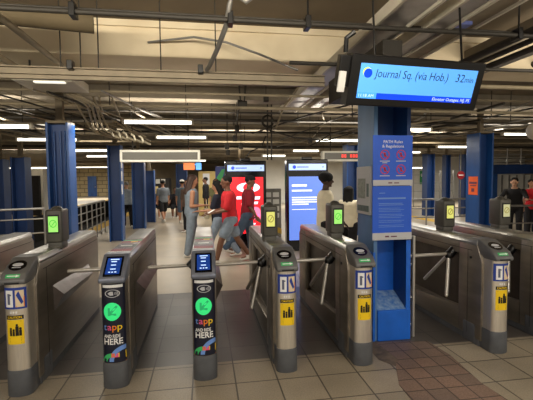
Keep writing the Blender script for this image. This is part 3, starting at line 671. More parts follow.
# bent conduits at left
for k in range(3):
    d = k*4.2
    pipe([at(62+d, 91, 6.3), at(84+d, 103, 6.5), at(88+d, 107, 6.6), at(94+d, 129, 7.2), at(100+d*1.5, 134, 7.8), at(118+d*2, 139, 9)], .018, PIPEB, 'bent_conduit', 'beige conduit bending down toward the second blue column', 'bent conduits over the left columns')
for k, (a, b_, c, d) in enumerate([((74, 100), (90, 127), (97, 133), (112, 136)), ((93, 97), (108, 128), (118, 133), (135, 139)), ((112, 98), (122, 122), (128, 128), (146, 137)), ((99, 96), (102, 112), (128, 130), (150, 141))]):
    pipe([at(*a, 6.6), at(*b_, 7.3), at(*c, 7.9), at(*d, 9)], .017, PIPEB, 'bent_conduit', 'beige conduit slanting down under the far ceiling at left', 'slanting conduits right of the second column')
for k, (x, y) in enumerate([(109, 130), (116, 131), (123, 132), (131, 134), (139, 136)]):
    p = at(x, y, 7.7); b = MB(); b.tube([p, (p[0]+.05, p[1], p[2]-.03), (p[0]+.07, p[1], p[2]-.10), (p[0]+.16, p[1]+.3, p[2]-.13)], .02, 8); tag(b.build('pipe_elbow', mat('pale_fitting', rgb(205, 196, 172), .5, .2, .1)), 'pale elbow fitting in the bundle right of the wide blue column', 'pipe', 'pale elbows over the second column')
# drops, boxes and cables over the kiosks
pipe([at(242, 147, 8.9), at(275, 148.5, 8.9), at(305, 148, 8.9), at(318, 142, 8.9), at(329, 135, 8.9), at(346, 130, 8.9)], .016, PIPED, 'ceiling_cable', 'black cable running right over the gap between the kiosks', cat='cable')
pipe([at(303, 80, 6.3), at(298, 88, 6.5), at(284, 107, 7), at(281, 114, 7.1), at(276, 128, 7.3)], .018, PIPEB, 'bent_conduit', 'beige conduit curving down left of the metal trays', cat='pipe')
pipe([at(266, 136, 9), at(262, 146, 9.2), at(250, 152, 9.4), at(245, 159, 9.5)], .016, PIPED, 'ceiling_cable', 'black cable kinking down above the red-screen kiosk', cat='cable')
for x in (267.5, 271.5): pipe([(at(x, 112, 8)[0], 8, 3.3), at(x, 112, 8), at(x, 160, 8.1)], .016, PIPED, 'drop_conduit', 'black vertical conduit dropping between the two kiosks', 'paired drop conduits between the kiosks')
pipe([at(239, 86, 7), at(241, 104, 7), at(238, 112, 7.2), at(237, 127, 7.5), at(236, 140, 8)], .014, PIPED, 'drop_conduit', 'thin black conduit dropping in steps above the red-screen kiosk')
pipe([at(246, 84, 7), at(244, 104, 7)], .014, PIPED, 'drop_conduit', 'short black conduit beside the stepped one')
b = MB(); cx, cy, cz = at(268, 121, 7.8)
for q in range(3):
    r_ = .10+.012*q; b.tube([(cx+r_*math.cos(2*PI*k/20), cy+.02*q, cz+r_*math.sin(2*PI*k/20)) for k in range(20)], .009, 6)
b.tube([(cx, cy+.02, cz+.1), (cx, cy+.02, 3.3)], .008, 6); tag(b.build('cable_coil', PIPED), 'coil of black cable hanging above the gap between the kiosks', 'cable')
for k, q in enumerate([(240, 103, 7), (244.5, 104, 7), (237, 128, 7.5), (227, 146, 8.8), (241, 146, 8.8), (228, 152, 8.9), (310, 140, 8.8), (266, 98, 7), (235, 138, 8.2)]):
    p = at(*q); b = MB(); b.box(p[0]-.045, p[0]+.045, p[1]-.04, p[1]+.04, p[2]-.07, p[2]+.05, .008); b.tube([p, (p[0], p[1], 3.3)], .007, 6); tag(b.build('conduit_box', PIPED), 'small dark conduit fitting hanging above the kiosks', 'box', 'dark fittings above the kiosks')
random.seed(11)
for k in range(24):
    x = -5.4+k*.19; z = random.uniform(2.66, 2.95); y0 = random.uniform(5.8, 7); x2 = x+random.uniform(.4, 1.6)
    pipe([(x, y0, z), (x*.6+x2*.4, y0+1.4, z-.03), (x2, y0+random.uniform(3, 6), z-random.uniform(0, .12))], random.choice((.012, .016, .022)), random.choice((PIPED, PIPEB, PIPEG, PIPED)), 'ceiling_pipe', 'thin pipe in the tangle over the wide blue column', 'tangle of pipes at the left')
random.seed(5)
for k in range(16):
    x = 2.3+k*.42; z = random.uniform(2.66, 3.0); y0 = random.uniform(5.8, 8); x2 = x+random.uniform(-1.6, 1.8)
    pipe([(x, y0, z), (x*.5+x2*.5, y0+1.6, z+random.uniform(-.06, .06)), (x2, y0+random.uniform(3, 6), z-random.uniform(0, .1))], random.choice((.012, .018, .026)), random.choice((PIPED, PIPEG, PIPED, PIPEB)), 'ceiling_pipe', 'thin pipe in the tangle over the right-hand columns', 'tangle of pipes at the right')
# trays running away from the camera right of centre
def tray(x0, x1, y0, y1, z, label, m=TRAYM):
    t = thing('cable_tray', label, 'tray', ((x0+x1)/2, y0, z)); w_ = (x1-x0)/2
    b = MB(); b.box(-w_, w_, 0, y1-y0, 0, .008); b.build('tray_floor', m, t)
    for s in (-1, 1):
        b = MB(); b.box(s*w_-.014, s*w_+.014, 0, y1-y0, -.03, .075); b.build('tray_lip', FIX, t)
tray(1.60, 1.92, 2.6, 8.2, 3.04, 'pale metal cable tray slanting down to the left edge of the display')
tray(2.10, 2.34, 2.6, 7.9, 3.04, 'narrow metal cable tray just right of the pale one behind the display')
tray(2.55, 3.05, 2.6, 5.3, 3.30, 'wide dark tray above the display, right half', STRUT)
for k, (x, z, r, mm, lb) in enumerate([(2.42, 3.12, .035, PIPED, 'dark pipe running away above the display middle'), (3.25, 3.05, .04, PIPED, 'thick dark pipe running away above the right end of the display'), (3.42, 3.03, .03, PIPED, 'dark pipe paired with the thick one right of the display'),
        (3.62, 3.02, .035, PIPED, 'dark pipe running away at the top right'), (4.4, 3.3, .06, PIPEG, 'grey pipe running away at the top right corner'), (5.1, 3.35, .05, PIPED, 'outermost dark pipe running away at the top right')]):
    pipe([(x, 2.4, z), (x, 7.8, z)], r, mm, 'ceiling_pipe', lb)
beam(3.9, 4.2, 2.4, 5.44, 3.34, 3.5, CONCB, 'ceiling_duct', 'flat brown duct running away at the top right', 'duct')
q = at(458, 27, 3.9); beam(q[0]-.10, q[0]+.10, 3.8, 4.0, q[2]-.01, q[2]+.03, mat('blue_panel_paint', rgb(110, 125, 200), .4, 0, .1), 'blue_access_panel', 'small blue panel on the ceiling above the display', 'panel')
pipe([(1.75, 3.6, 3.2), (2.3, 3.7, 3.28), (2.9, 4.0, 3.3)], .02, PIPED, 'ceiling_cable', 'black cable curving above the hanging display', cat='cable')
pipe([(1.3, 8.2, 2.66), (1.9, 8.1, 2.48), (2.6, 8.1, 2.42), (3.2, 8.1, 2.6), (3.9, 8.1, 2.62)], .016, PIPED, 'ceiling_cable', 'black cable sagging above the kiosks', cat='cable')
# hung box at left
t = thing('ceiling_box', 'flat beige hanging box above the wide blue column', 'box', (-2.02, 5.9, 2.92))
b = MB(); b.box(-.42, .34, -.35, .35, 0, .12, .01); b.build('housing', FIX, t)
b = MB(); b.box(-.16, .22, -.33, -.27, -.02, .0); b.build('lamp_strip', TUBED, t)
for q in (-.3, .2): b = MB(); b.box(q, q+.02, -.1, -.08, .12, .39); b.build('hanger', PIPED, t)
# white camera housing at the right edge
b = MB(); b.ell((4.32, 4.5, 2.2), (.14, .16, .13), 20, 12); b.tube([(4.32, 4.5, 2.3), (4.32, 4.5, 3.7)], .015, 8); tag(b.build('camera_dome', FIX, None, 50), 'rounded beige camera housing at the right edge', 'camera')

# fluorescent fixtures
def fluoro(x, y, z, L, label, dim=False, rz=0):
    t = thing('fluorescent_light', label, 'light', (x, y, z), rz)
    b = MB(); b.prism([(-.07, .035), (-.03, .075), (.03, .075), (.07, .035)], -L/2, L/2, 'x'); b.build('housing', FIX, t)
    b = MB(); b.tube([(-L/2+.02, 0, .01), (L/2-.02, 0, .01)], .032, 12); b.build('tube', TUBED if dim else TUBEL, t, 40)
    for q in (-L/2-.01, L/2-.03): b = MB(); b.box(q, q+.04, -.05, .05, -.03, .05, .004); b.build('end_cap', FIX, t)
    for s in (-.8, .8):
        b = MB(); b.tube([(s*L/2, 0, .07), (s*L/2, 0, 3.3-z)], .006, 6); b.build('hanger', PIPED, t)
for (x, y, z, L, lb, dm) in [(-.78, 7.15, 2.62, 1.2, 'lit tube light above the white-framed sign, nearer of two', 0), (-.52, 9.6, 2.62, 1.2, 'lit tube light just above the white-framed sign, farther of two', 0),
        (-3.55, 7.15, 2.52, 1.4, 'brightest tube light at the left edge above the railing', 0), (-3.5, 9.6, 2.55, 1.3, 'tube light passing behind the wide blue column', 0),
        (-4.0, 10.6, 3.0, 1.2, 'dim tube light high at the left edge', 1), (-3.5, 12.5, 2.52, 1.3, 'long tube light between the two left blue columns', 0), (-3.6, 15, 2.5, 1.2, 'small tube light lower between the two left blue columns', 0),
        (-7.9, 20, 2.25, 3.2, 'tube light above the pale pier beyond the tracks', 0), (-9.0, 34, 2.75, 3.4, 'far tube light right of the wide blue column over the block wall', 0),
        (-1.4, 19.5, 2.55, 3, 'row of distant tubes above the crowd', 0),
        (4.42, 8.1, 2.66, 1.2, 'lit tube light just right of the column, below the display', 0), (8.55, 12.5, 2.66, 1.15, 'lit tube light left of the orange-noticed column', 0),
        (8.0, 14.6, 2.62, 1.2, 'small tube light right of the posters, farther back', 0), (3.45, 9.9, 2.6, 1.2, 'lit tube light above the red-lettered sign', 0),
        (3.3, 12.5, 2.52, .9, 'tube light left of the red-lettered sign', 0), (2.6, 14.5, 2.48, .9, 'tube light above the blue-screen kiosk', 0), (1.6, 20, 2.45, 1.0, 'dim tube between the two kiosks', 1),
        (9.2, 10.3, 2.85, 1.1, 'tube light at the right edge beyond the orange-noticed column', 0), (12.6, 22, 2.2, 2.2, 'distant tube light above the white wall with the green sign', 0),
        (4.6, 13.5, 2.45, 1.0, 'tube light seen under the red-lettered sign', 0),
        (-1.7, 1.1, 2.85, 2.4, 'tube light above the photographer at left', 0), (2.1, 1.1, 2.85, 2.4, 'tube light above the photographer at right', 0)]:
    fluoro(x, y, z, L, lb, bool(dm))

# hanging box signs
def boxsign(x, y, z, W, H, label):
    t = thing('hanging_sign', label, 'sign', (x, y, z))
    b = MB(); b.box(-W/2, W/2, 0, .16, 0, H, .01); b.build('housing', SIGNW, t)
    b = MB(); b.box(-W/2+.05, W/2-.05, -.006, .001, .045, H-.045); p = b.build('sign_panel', SIGND, t)
    for s in (-.7, .7):
        b = MB(); b.tube([(s*W/2, .08, H), (s*W/2, .08, 3.3-z)], .012, 6); b.build('hanger', PIPED, t)
    return p
boxsign(-.85, 8.0, 1.97, 1.55, .24, 'wide white-framed hanging sign with a blank dark panel')
p = boxsign(3.6, 9.2, 2.03, 1.5, .25, 'white-framed hanging sign with red dot lettering')
b = MB()
for k, x in enumerate((-.27, -.20, -.05, .02, .09, .16, .26, .33, .40)): b.box(x, x+.05, -.009, -.006, .09, .17)
b.build('red_lettering', mat('red_led', rgb(225, 50, 40), .4, emit=.9), p)
t = thing('hanging_sign', 'small orange sign and blue screen hung over the distant crowd', 'sign', (-.62, 17, 2.05))
b = MB(); b.box(-.25, .22, 0, .1, 0, .30, .01); b.box(-.02, .0, .04, .06, .3, 1.25); b.build('orange_panel', mat('orange_lit_sign', rgb(235, 130, 70), .4, emit=.5), t)
b = MB(); b.box(.27, .5, 0, .1, 0, .30, .01); b.box(.22, .28, .04, .06, .2, .25); b.build('blue_screen', LCD, t)

# ================================================================== BACKGROUND FITTINGS
# pale pier and dark blocks beyond the tracks; right one stands in for a dark opening
m = MB(); m.box(-8.5, -7.95, 21, 21.5, 0, 2.3, .01); tag(m.build('pier', WALLW), 'pale painted pier beyond the tracks left of the wide blue column', 'pier')
m = MB(); m.box(-9.9, -9.0, 21, 21.2, 0, 2.2, .01)
tag(m.build('dark_block', DARK), 'black block beyond the tracks left of the pale pier', 'cabinet')
m = MB(); m.box(-8.45, -8.05, 19.9, 20.1, 0, 1.9, .01); m.xf(T(.38-.02, 0, 0)); m.xf(T(-.03, 0, 0)); tag(m.build('dark_block', DARK), 'dark block standing in for the opening beyond the tracks right of the pale pier', 'cabinet')
t = thing('utility_cabinet', 'grey equipment on a post by the railing at the left edge', 'equipment', (-4.1, 8.25, 0))
b = MB(); b.box(-.02, .02, -.02, .02, 0, 1.0); b.build('post', RAIL, t); b = MB(); b.box(-.11, .11, -.08, .08, 1.0, 1.14, .02); b.ell((0, 0, 1.2), (.07, .07, .09), 12, 8); b.build('head', PIPEG, t)
# newsstand / train side with windows at left centre
t = thing('booth', 'dark booth with pale windows behind the seated people', 'booth', (-3.2, 25, 0))
b = MB(); b.box(-.6, 1.0, 0, 2, 0, 1.75, .02); b.build('wall', DARK, t)
b = MB(); b.box(-.5, .35, -.02, 0, .8, 1.25); b.build('counter_front', CREAMP, t)
for k in range(4):
    b = MB(); b.box(-.45+k*.33, -.2+k*.33, -.02, 0, 1.42, 1.7); b.build('window', WALLW, t)
t = thing('wall_panel', 'tall pale yellow panel in the middle distance behind the woman', 'panel', (.28, 17.8, 0))
b = MB(); b.box(-.55, .35, 0, .15, 0, 2.0, .02); b.build('board', CREAMP, t); b = MB(); b.box(-.35, -.05, -.02, 0, 1.4, 1.9); b.build('pale_sheet', WHITE, t)
t = thing('poster_stand', 'colourful poster stand right of the pale yellow panel', 'stand', (.75, 14.5, 0))
b = MB(); b.box(-.35, .35, 0, .08, 0, 2.1, .01); b.build('frame', BLUEC, t)
b = MB(); b.prism([(-.3, .9), (-.3, 1.7), (-.1, 2.0), (.0, 2.0)], -.01, 0, 'y'); b.build('green_patch', GREENP, t)
b = MB(); b.prism([(-.15, 1.0), (.05, 2.0), (.25, 2.0), (.1, 1.2)], -.01, 0, 'y'); b.build('white_patch', LGREY, t)
# shelves of cards between the kiosks
t = thing('card_rack', 'grey rack of pale cards standing between the two kiosks', 'rack', (1.82, 10.5, 0))
b = MB(); b.box(-.25, .25, 0, .25, 0, 1.35, .01); b.build('frame', PIPEG, t)
for k in range(4):
    for j in range(2):
        b = MB(); b.box(-.2+j*.22, -.03+j*.22, -.012, 0, .55+k*.19, .68+k*.19); b.build('card', WHITE, t)
b = MB(); b.prism([(-.25, .45), (.25, .25), (.25, .1), (-.25, .3)], -.03, 0, 'y'); b.build('yellow_strip', YEDGE, t)
# bench with seated people
t = thing('bench', 'dark bench carrying the seated people in the distance', 'bench', (-1.75, 17.5, 0))
b = MB(); b.box(-.9, .6, 0, .42, .40, .45, .01); b.build('seat', DARK, t); b = MB(); b.box(-.9, .6, .4, .46, .45, .9, .01); b.build('backrest', DARK, t)
for x in (-.8, .5): b = MB(); b.box(x-.03, x+.03, .05, .38, 0, .4); b.build('leg', DARK, t)
# right-hand background: green sign, shelves, no entry sign, blue portal
t = thing('green_sign', 'green sign on the white wall right of the posters', 'sign', (15.5, 25.95, 1.15)); b = MB(); b.box(-.22, .22, 0, .05, 0, .95, .01); b.build('panel', mat('green_sign_paint', rgb(40, 130, 70), .5), t); b = MB(); b.box(-.14, .14, -.01, 0, .55, .75); b.build('white_mark', WHITE, t)
t = thing('no_entry_sign', 'round dark red sign with a white bar between two dark blue columns', 'sign', (10.47, 14.7, 0))
b = MB(); b.disc((0, -.02, 1.70), .17, .17, 0, 28); b.build('disc', mat('dark_red_paint', rgb(150, 30, 40), .5), t); b = MB(); b.box(-.11, .11, -.03, -.02, 1.68, 1.72); b.build('bar', WHITE, t); b = MB(); b.box(-.015, .015, .0, .03, 0, 3.1); b.build('post', PIPEG, t)
t = thing('storage_shelves', 'open metal shelves seen between the right-hand columns', 'shelves', (12.6, 20, 0))
for x in (-1.2, -.4, .4, 1.2): b = MB(); b.box(x-.02, x+.02, 0, .04, 0, 2.0); b.build('upright', RAIL, t)
for z in (.4, .85, 1.3, 1.75): b = MB(); b.box(-1.2, 1.2, 0, .4, z, z+.03); b.build('shelf', RAIL, t)
t = thing('blue_portal', 'dark blue doorway frame behind the people at the right', 'portal', (14.0, 16.6, 0))
b = MB(); b.box(-1.7, 2.4, 0, .3, 1.75, 2.2, .02); b.build('lintel', COLD, t)
for x in (-1.6, -.4): b = MB(); b.box(x-.15, x+.15, 0, .3, 0, 1.75); b.build('jamb', COLB, t)
b = MB(); b.box(-.2, 1.9, .3, .34, .6, 1.7); b.build('glazed_panel', WALLW, t)
for k in range(6): b = MB(); b.box(-.2+k*.4, -.14+k*.4, .25, .3, .6, 1.7); b.build('mullion', PIPEG, t)
t = thing('pipe_rack', 'rack of pipes on the wall at upper right', 'rack', (15.2, 18, 2.1))
for k in range(4): b = MB(); b.tube([(-1.6, 0, k*.22), (2.6, 0, k*.22)], .04, 8); b.build('pipe', PIPEG, t)
for k in range(5): b = MB(); b.tube([(-1.4+k*.8, -.05, -.1), (-1.4+k*.8, -.05, 1.0)], .03, 8); b.build('bracket', RAIL, t)

# ================================================================== PEOPLE
def bake(mb, name, m, parent, voxel, smooth_it=3, label=None):
    me = bpy.data.meshes.new(name); mb.bm.to_mesh(me); mb.bm.free()
    o = bpy.data.objects.new(name, me); COL.objects.link(o)
    md = o.modifiers.new('r', 'REMESH'); md.mode = 'VOXEL'; md.voxel_size = voxel; md.use_smooth_shade = True
    sm = o.modifiers.new('s', 'SMOOTH'); sm.factor = .5; sm.iterations = smooth_it
    bpy.context.view_layer.update()
    me2 = bpy.data.meshes.new_from_object(o.evaluated_get(bpy.context.evaluated_depsgraph_get())); me2.name = name
    bpy.data.objects.remove(o); bpy.data.meshes.remove(me)
    me2.materials.clear(); me2.materials.append(m)
    for p in me2.polygons: p.use_smooth = True
    o = bpy.data.objects.new(name, me2); COL.objects.link(o); o.parent = parent
    if label: o['label'] = label
    return o
CL = {}
def cloth(name, c, rough=.85, noise=.2): return mat('cloth_'+name, c, rough, 0, noise, 18, bump=.15)
def skinm(name, c): return mat('skin_'+name, c, .55, 0, .08, 20)
SK_TAN = skinm('tan', rgb(178, 128, 98)); SK_BR = skinm('brown', rgb(120, 82, 62)); SK_DK = skinm('dark', rgb(72, 50, 40)); SK_LT = skinm('light', rgb(196, 150, 122))
HAIRB = mat('hair_black', rgb(13, 11, 11), .9, 0, .3, 60, (1, 1, .2), .3); HAIRR = mat('hair_brown', rgb(66, 44, 34), .6, 0, .35, 60, (1, 1, .2), .3); HAIRG = mat('hair_grey', rgb(150, 146, 140), .6, 0, .3, 60, (1, 1, .2), .3)
DENIM = cloth('denim', rgb(78, 98, 122)); LDEN = cloth('light_denim', rgb(138, 152, 168)); SHOEW = mat('white_shoe', rgb(225, 222, 215), .6, 0, .05); SHOED = mat('dark_shoe', rgb(30, 28, 28), .6)

def ringz(c, rx, ry, n=18):
    return [Vector((c[0]+rx*math.cos(2*PI*k/n), c[1]+ry*math.sin(2*PI*k/n), c[2])) for k in range(n)]
def person(label, x, y, rz, h=1.7, skin=SK_BR, hair='short', hairm=HAIRB, top=None, topc=None, sleeve=.5, bottom=None, leg=1.0, female=False,
           legs=((0, 0), (0, 0)), arms=((0, .12, .1), (0, .12, .1)), lean=0.0, head_yaw=0.0, head_pitch=0.0, shoe=SHOEW, vox=.012, sit=False, hands=True, group=None, loose=1.0, toph=None, topl='shirt', botl='trousers', cap=None, z0=0.0, twist=(0, 0)):
    t = thing('person', label, 'person', (x, y, z0), rz, group); t.scale = (1.12, 1.12, 1)
    k = h/1.75; V = Vector
    hipw = .095*k; shw = (.165 if female else .19)*k
    pel = V((0, 0, 0)); ln = Matrix.Rotation(-lean, 3, 'X')
    up = lambda z, yy=0, xx=0: ln @ V((xx*k, yy*k, z*k))
    J = {}
    ankles = []
    for s, (a, bnd) in zip((-1, 1), legs):
        hip = V((s*hipw, 0, -.03*k)); kn = hip + V((s*.01, math.sin(a), -math.cos(a)))*.43*k
        an = kn + V((0, math.sin(a-bnd), -math.cos(a-bnd)))*.42*k
        J[s] = (hip, kn, an, a-bnd); ankles.append(an)
    base = .56*k if sit else -min(a.z for a in ankles) + .075*k
    off = V((0, 0, base))
    b = MB()
    sh = []
    # trunk
    def ring(z, rx, ry, yy=0):
        return [off + ln @ V(((rx*math.cos(2*PI*q/18))*k, (yy+ry*math.sin(2*PI*q/18))*k, z*k)) for q in range(18)]
    fem = .92 if female else 1.0
    trunk = [(-.10, .10, .08), (-.03, .160, .11), (.06, .158*(1.04 if female else 1), .108), (.17, .130*fem, .092), (.28, .145*fem, .102), (.38, .166*fem, .110), (.44, .162*fem, .098), (.49, .115*fem, .078), (.535, .065, .06)]
    b.loft([ring(*r) for r in trunk])
    neck = off + up(.52); hd = off + up(.70, .02)
    b.cap(off+up(.48), off+up(.60, .01), .055*k, .05*k)
    Rh = Matrix.Rotation(head_yaw, 3, 'Z') @ Matrix.Rotation(head_pitch, 3, 'X')
    HP = lambda xx, yy, zz: hd + (ln @ Rh @ V((xx*k, yy*k, zz*k)))
    MH = ln @ Rh
    b.ell(hd + MH @ V((0, -.005*k, .02*k)), (.076*k, .096*k, .10*k), M=MH); b.ell(HP(0, .025, -.045), (.056*k, .066*k, .07*k), M=MH)
    b.cap(HP(0, .085, .012), HP(0, .108, -.02), .010*k, .016*k, 8)          # nose
    b.ell(HP(0, .082, -.058), (.026*k, .014*k, .010*k), M=MH); b.ell(HP(0, .075, -.095), (.03*k, .02*k, .018*k), M=MH)
    for s in (-1, 1): b.ell(HP(s*.078, -.005, -.005), (.012*k, .022*k, .034*k), 8, 6, M=MH)
    # legs
    for s in (-1, 1):
        hip, kn, an, aa = J[s]
        hip, kn, an = hip+off, kn+off, an+off
        b.cap(hip, kn, .085*k, .056*k); b.cap(kn, kn.lerp(an, .35), .055*k, .056*k); b.cap(kn.lerp(an, .3), an, .056*k, .036*k)
        d = V((0, math.cos(aa*.6), math.sin(aa*.6)*.7)); b.cap(an+V((0, -.02, -.02))*k, an + d*.15*k + V((0, 0, -.03*k)), .036*k, .03*k)
    # arms
    hand_pos = []
    for s, (a, c, e) in zip((-1, 1), arms):
        shd = off + up(.445, 0, s*shw*.93/k)
        ua = V((s*math.sin(c), math.sin(a)*math.cos(c), -math.cos(a)*math.cos(c)))
        el = shd + ua*.29*k
        inw = twist[0 if s < 0 else 1]
        fa = V((-s*inw, math.sin(a+e), -math.cos(a+e))).normalized()
        wr = el + fa*.25*k
        b.cap(shd, el, .05*k, .039*k); b.cap(el, wr, .04*k, .026*k)
        sh.append((shd, el, wr, fa))
        side = fa.cross(V((0, 0, 1))) if abs(fa.z) < .8 else V((0, 1, 0)); side = (side - fa*side.dot(fa)).normalized(); nrm = fa.cross(side)
        pc = wr+fa*.05*k
        MM = Matrix((side, nrm, fa)).transposed(); b.ell(pc, (.040*k, .018*k, .052*k), 12, 8, M=MM)
        if hands:
            for q, (o_, L) in enumerate(((-.028, .062), (-.010, .074), (.009, .070), (.027, .055))):
                p0 = pc + side*o_*k + fa*.035*k; p1 = p0 + fa*L*.5*k + nrm*.008*k; p2 = p1 + (fa*.8+nrm*.5).normalized()*L*.5*k
                b.cap(p0, p1, .0095*k, .009*k, 8); b.cap(p1, p2, .009*k, .008*k, 8)
            p0 = pc - side*.03*k - fa*.02*k; b.cap(p0, p0 - side*.03*k + fa*.03*k, .012*k, .010*k, 8); b.cap(p0 - side*.03*k + fa*.03*k, p0 - side*.034*k + fa*.058*k, .010*k, .009*k, 8)
        hand_pos.append(pc)
    body = bake(b, 'body', skin, t, vox*.8 if hands else vox, 2)
    # face details
    b = MB()
    for s in (-1, 1): b.ell(HP(s*.031, .083, .012), (.013*k, .008*k, .007*k), 10, 6, M=MH)
    b.build('eyes', mat('eye_dark', rgb(25, 20, 18), .3), t, 60)
    b = MB(); b.ell(HP(0, .095, -.058), (.022*k, .006*k, .006*k), 10, 6, M=MH); b.build('mouth', mat('lips', rgb(120, 62, 58), .5), t, 60)
    # clothing
    if top:
        lo = -.09 if topl != 'vest' else -.03
        if toph is not None: lo = toph
        b = MB(); g = .014*loose
        tr = [(lo, .170, .122), (.0, .172, .124), (.08, .168, .12), (.17, .150*fem, .108), (.28, .158*fem, .114), (.38, .174*fem, .120), (.44, .168*fem, .108), (.49, .120*fem, .088), (.525, .075, .072)]
        tr = [q for q in tr if q[0] >= lo]
        b.loft([ring(z, rx+g, ry+g) for z, rx, ry in tr])
        for (shd, el, wr, fa) in sh:
            if sleeve > 0:
                if sleeve <= .6: b.cap(shd, shd.lerp(el, min(1, sleeve*1.5)), .066*k*loose, .062*k*loose)
                else: b.cap(shd, el, .064*k*loose, .052*k*loose); b.cap(el, el.lerp(wr, .92), .052*k*loose, .040*k*loose)
        bake(b, topl, top, t, vox, 3)
    if bottom:
        b = MB(); b.loft([ring(-.12, .12, .10), ring(-.04, .176, .126), ring(.05, .172, .122), ring(.09, .160, .112)])
        for s in (-1, 1):
            hip, kn, an, aa = J[s]; hip, kn, an = hip+off, kn+off, an+off
            if leg <= .55: b.cap(hip, hip.lerp(kn, leg*1.9), .102*k*loose, .088*k*loose)
            else:
                b.cap(hip, kn, .098*k*loose, .072*k*loose); b.cap(kn, kn.lerp(an, min(1, (leg-.5)*2)*.97), .070*k*loose, .058*k*loose)
        bake(b, botl, bottom, t, vox, 3)
    for s in (-1, 1):
        hip, kn, an, aa = J[s]; an = an+off
        d = V((0, math.cos(aa*.6), math.sin(aa*.6)*.7)).normalized(); b = MB()
        b.cap(an+V((0, -.035, -.03))*k, an + d*.16*k + V((0, 0, -.042*k)), .042*k, .034*k); b.cap(an+V((0, -.01, .01))*k, an+V((0, .03, -.02))*k, .042*k, .042*k)
        bake(b, 'shoe', shoe, t, .010, 2)
    # hair
    if hair:
        b = MB()
        b.ell(HP(0, -.022, .042), (.086*k, .098*k, .092*k), M=MH)
        if hair == 'short': pass
        if hair == 'long':
            for q in range(-2, 3): b.cap(HP(q*.03, -.06, .05), HP(q*.035, -.085+abs(q)*.012, -.30), .045*k, .03*k)
            for s in (-1, 1): b.cap(HP(s*.07, -.01, .03), HP(s*.085, -.015, -.22), .03*k, .025*k)
        if hair == 'afro': b.ell(HP(0, -.018, .05), (.118*k, .118*k, .100*k), M=MH)
        if hair == 'bun': b.ell(HP(0, -.11, .03), (.045*k, .045*k, .045*k), M=MH); b.cap(HP(0, -.10, .02), HP(0, -.14, -.14), .04*k, .02*k)
        bake(b, 'hair', hairm, t, .012, 2)
    if cap:
        b = MB(); b.ell(HP(0, -.01, .075), (.092*k, .108*k, .068*k), M=MH)
        b.loft([[HP(xx, .07, .068+dz) for xx, dz in ((-.07, -.004), (.07, -.004), (.07, .006), (-.07, .006))], [HP(xx, .165, .052+dz) for xx, dz in ((-.045, -.004), (.045, -.004), (.045, .006), (-.045, .006))]])
        bake(b, 'cap', cap, t, .009, 2)
    return t, hand_pos, off

RED = cloth('red', rgb(205, 32, 42)); DRED = cloth('dark_red', rgb(140, 22, 38)); CREAM = cloth('cream', rgb(238, 228, 200), .85, .08); GREYB = cloth('grey_blue', rgb(128, 140, 152)); NVY = cloth('navy', rgb(24, 26, 44)); BLACKC = cloth('black', rgb(20, 20, 24)); GREYC = cloth('grey', rgb(118, 124, 130)); SPOT = cloth('black_speckled', rgb(28, 26, 30), .85, .5)
# woman in grey-blue, facing right
tW, hW, _ = person('woman in a sleeveless grey-blue jumpsuit with long brown hair, facing right', -.28, 8.3, -PI/2+.15, 1.69, SK_TAN, 'long', HAIRR, GREYB, None, 0, GREYB, 1.0, True,
       ((.10, .06), (-.10, .05)), ((-.02, .1, 1.55), (-.1, .1, 1.7)), 0.02, 0, -.25, topl='vest', botl='trousers', loose=1.12, toph=-.03, twist=(.2, .2), shoe=SHOEW)
b = MB(); q = hW[1]*1.12; b.box(q.x-.10, q.x+.02, q.y-.05, q.y+.05, q.z-.42, q.z-.20, .02)
b.tube([(q.x-.08, q.y, q.z-.21), (q.x-.02, q.y, q.z-.02), (q.x+.01, q.y, q.z-.21)], .008, 6)
hb = b.build('hand_bag', mat('cream_bag', rgb(196, 186, 160), .7, 0, .2), None, 40); hb.location = (-.28, 8.3, 0); hb.rotation_euler = (0, 0, -PI/2+.15); tag(hb, 'cream bag hanging from the hands of the woman in grey-blue', 'bag')
# woman in navy top with long hair, behind the man in red
person('woman in a navy top and pale jeans, half hidden behind the man in red', .30, 8.05, PI/2-.3, 1.60, SK_TAN, 'long', HAIRB, NVY, None, .5, LDEN, 1.0, True,
       ((.35, .1), (-.3, .25)), ((.3, .1, 1.2), (.2, .1, 1.0)), .05, 0, -.3, loose=1.1)
# man in red, walking left
tM, hM, offM = person('man in a bright red T-shirt and pale denim shorts, walking left', .47, 7.45, PI/2+.12, 1.70, SK_BR, 'short', HAIRB, RED, None, .55, LDEN, .37, False,
       ((.42, .20), (-.34, .22)), ((.28, .12, 1.05), (.15, .12, 1.25)), .05, 0, -.15, loose=1.16, toph=-.16, twist=(.3, .3), botl='shorts')
b = MB(); b.box(-.035, .035, -.005, .005, -.07, .07, .004); ph = b.build('phone', WHITE); tag(ph, 'white phone held by the man in red', 'phone')
hp = hM[0]; R = Matrix.Rotation(PI/2+.12, 3, 'Z'); wp = R @ hp; ph.location = (.47+wp.x, 7.45+wp.y, wp.z+.045); ph.rotation_euler = (1.1, 0, PI/2+.3)
# man with cap
person('man in a black cap, dark red T-shirt and blue jeans, walking right', .88, 8.15, -PI/2-.1, 1.66, SK_BR, 'short', HAIRB, DRED, None, .55, DENIM, 1.0, False,
       ((.12, .05), (-.42, .25)), ((.15, .1, .25), (.05, .1, .5)), .06, 0, -.15, loose=1.15, toph=-.14, cap=BLACKC)
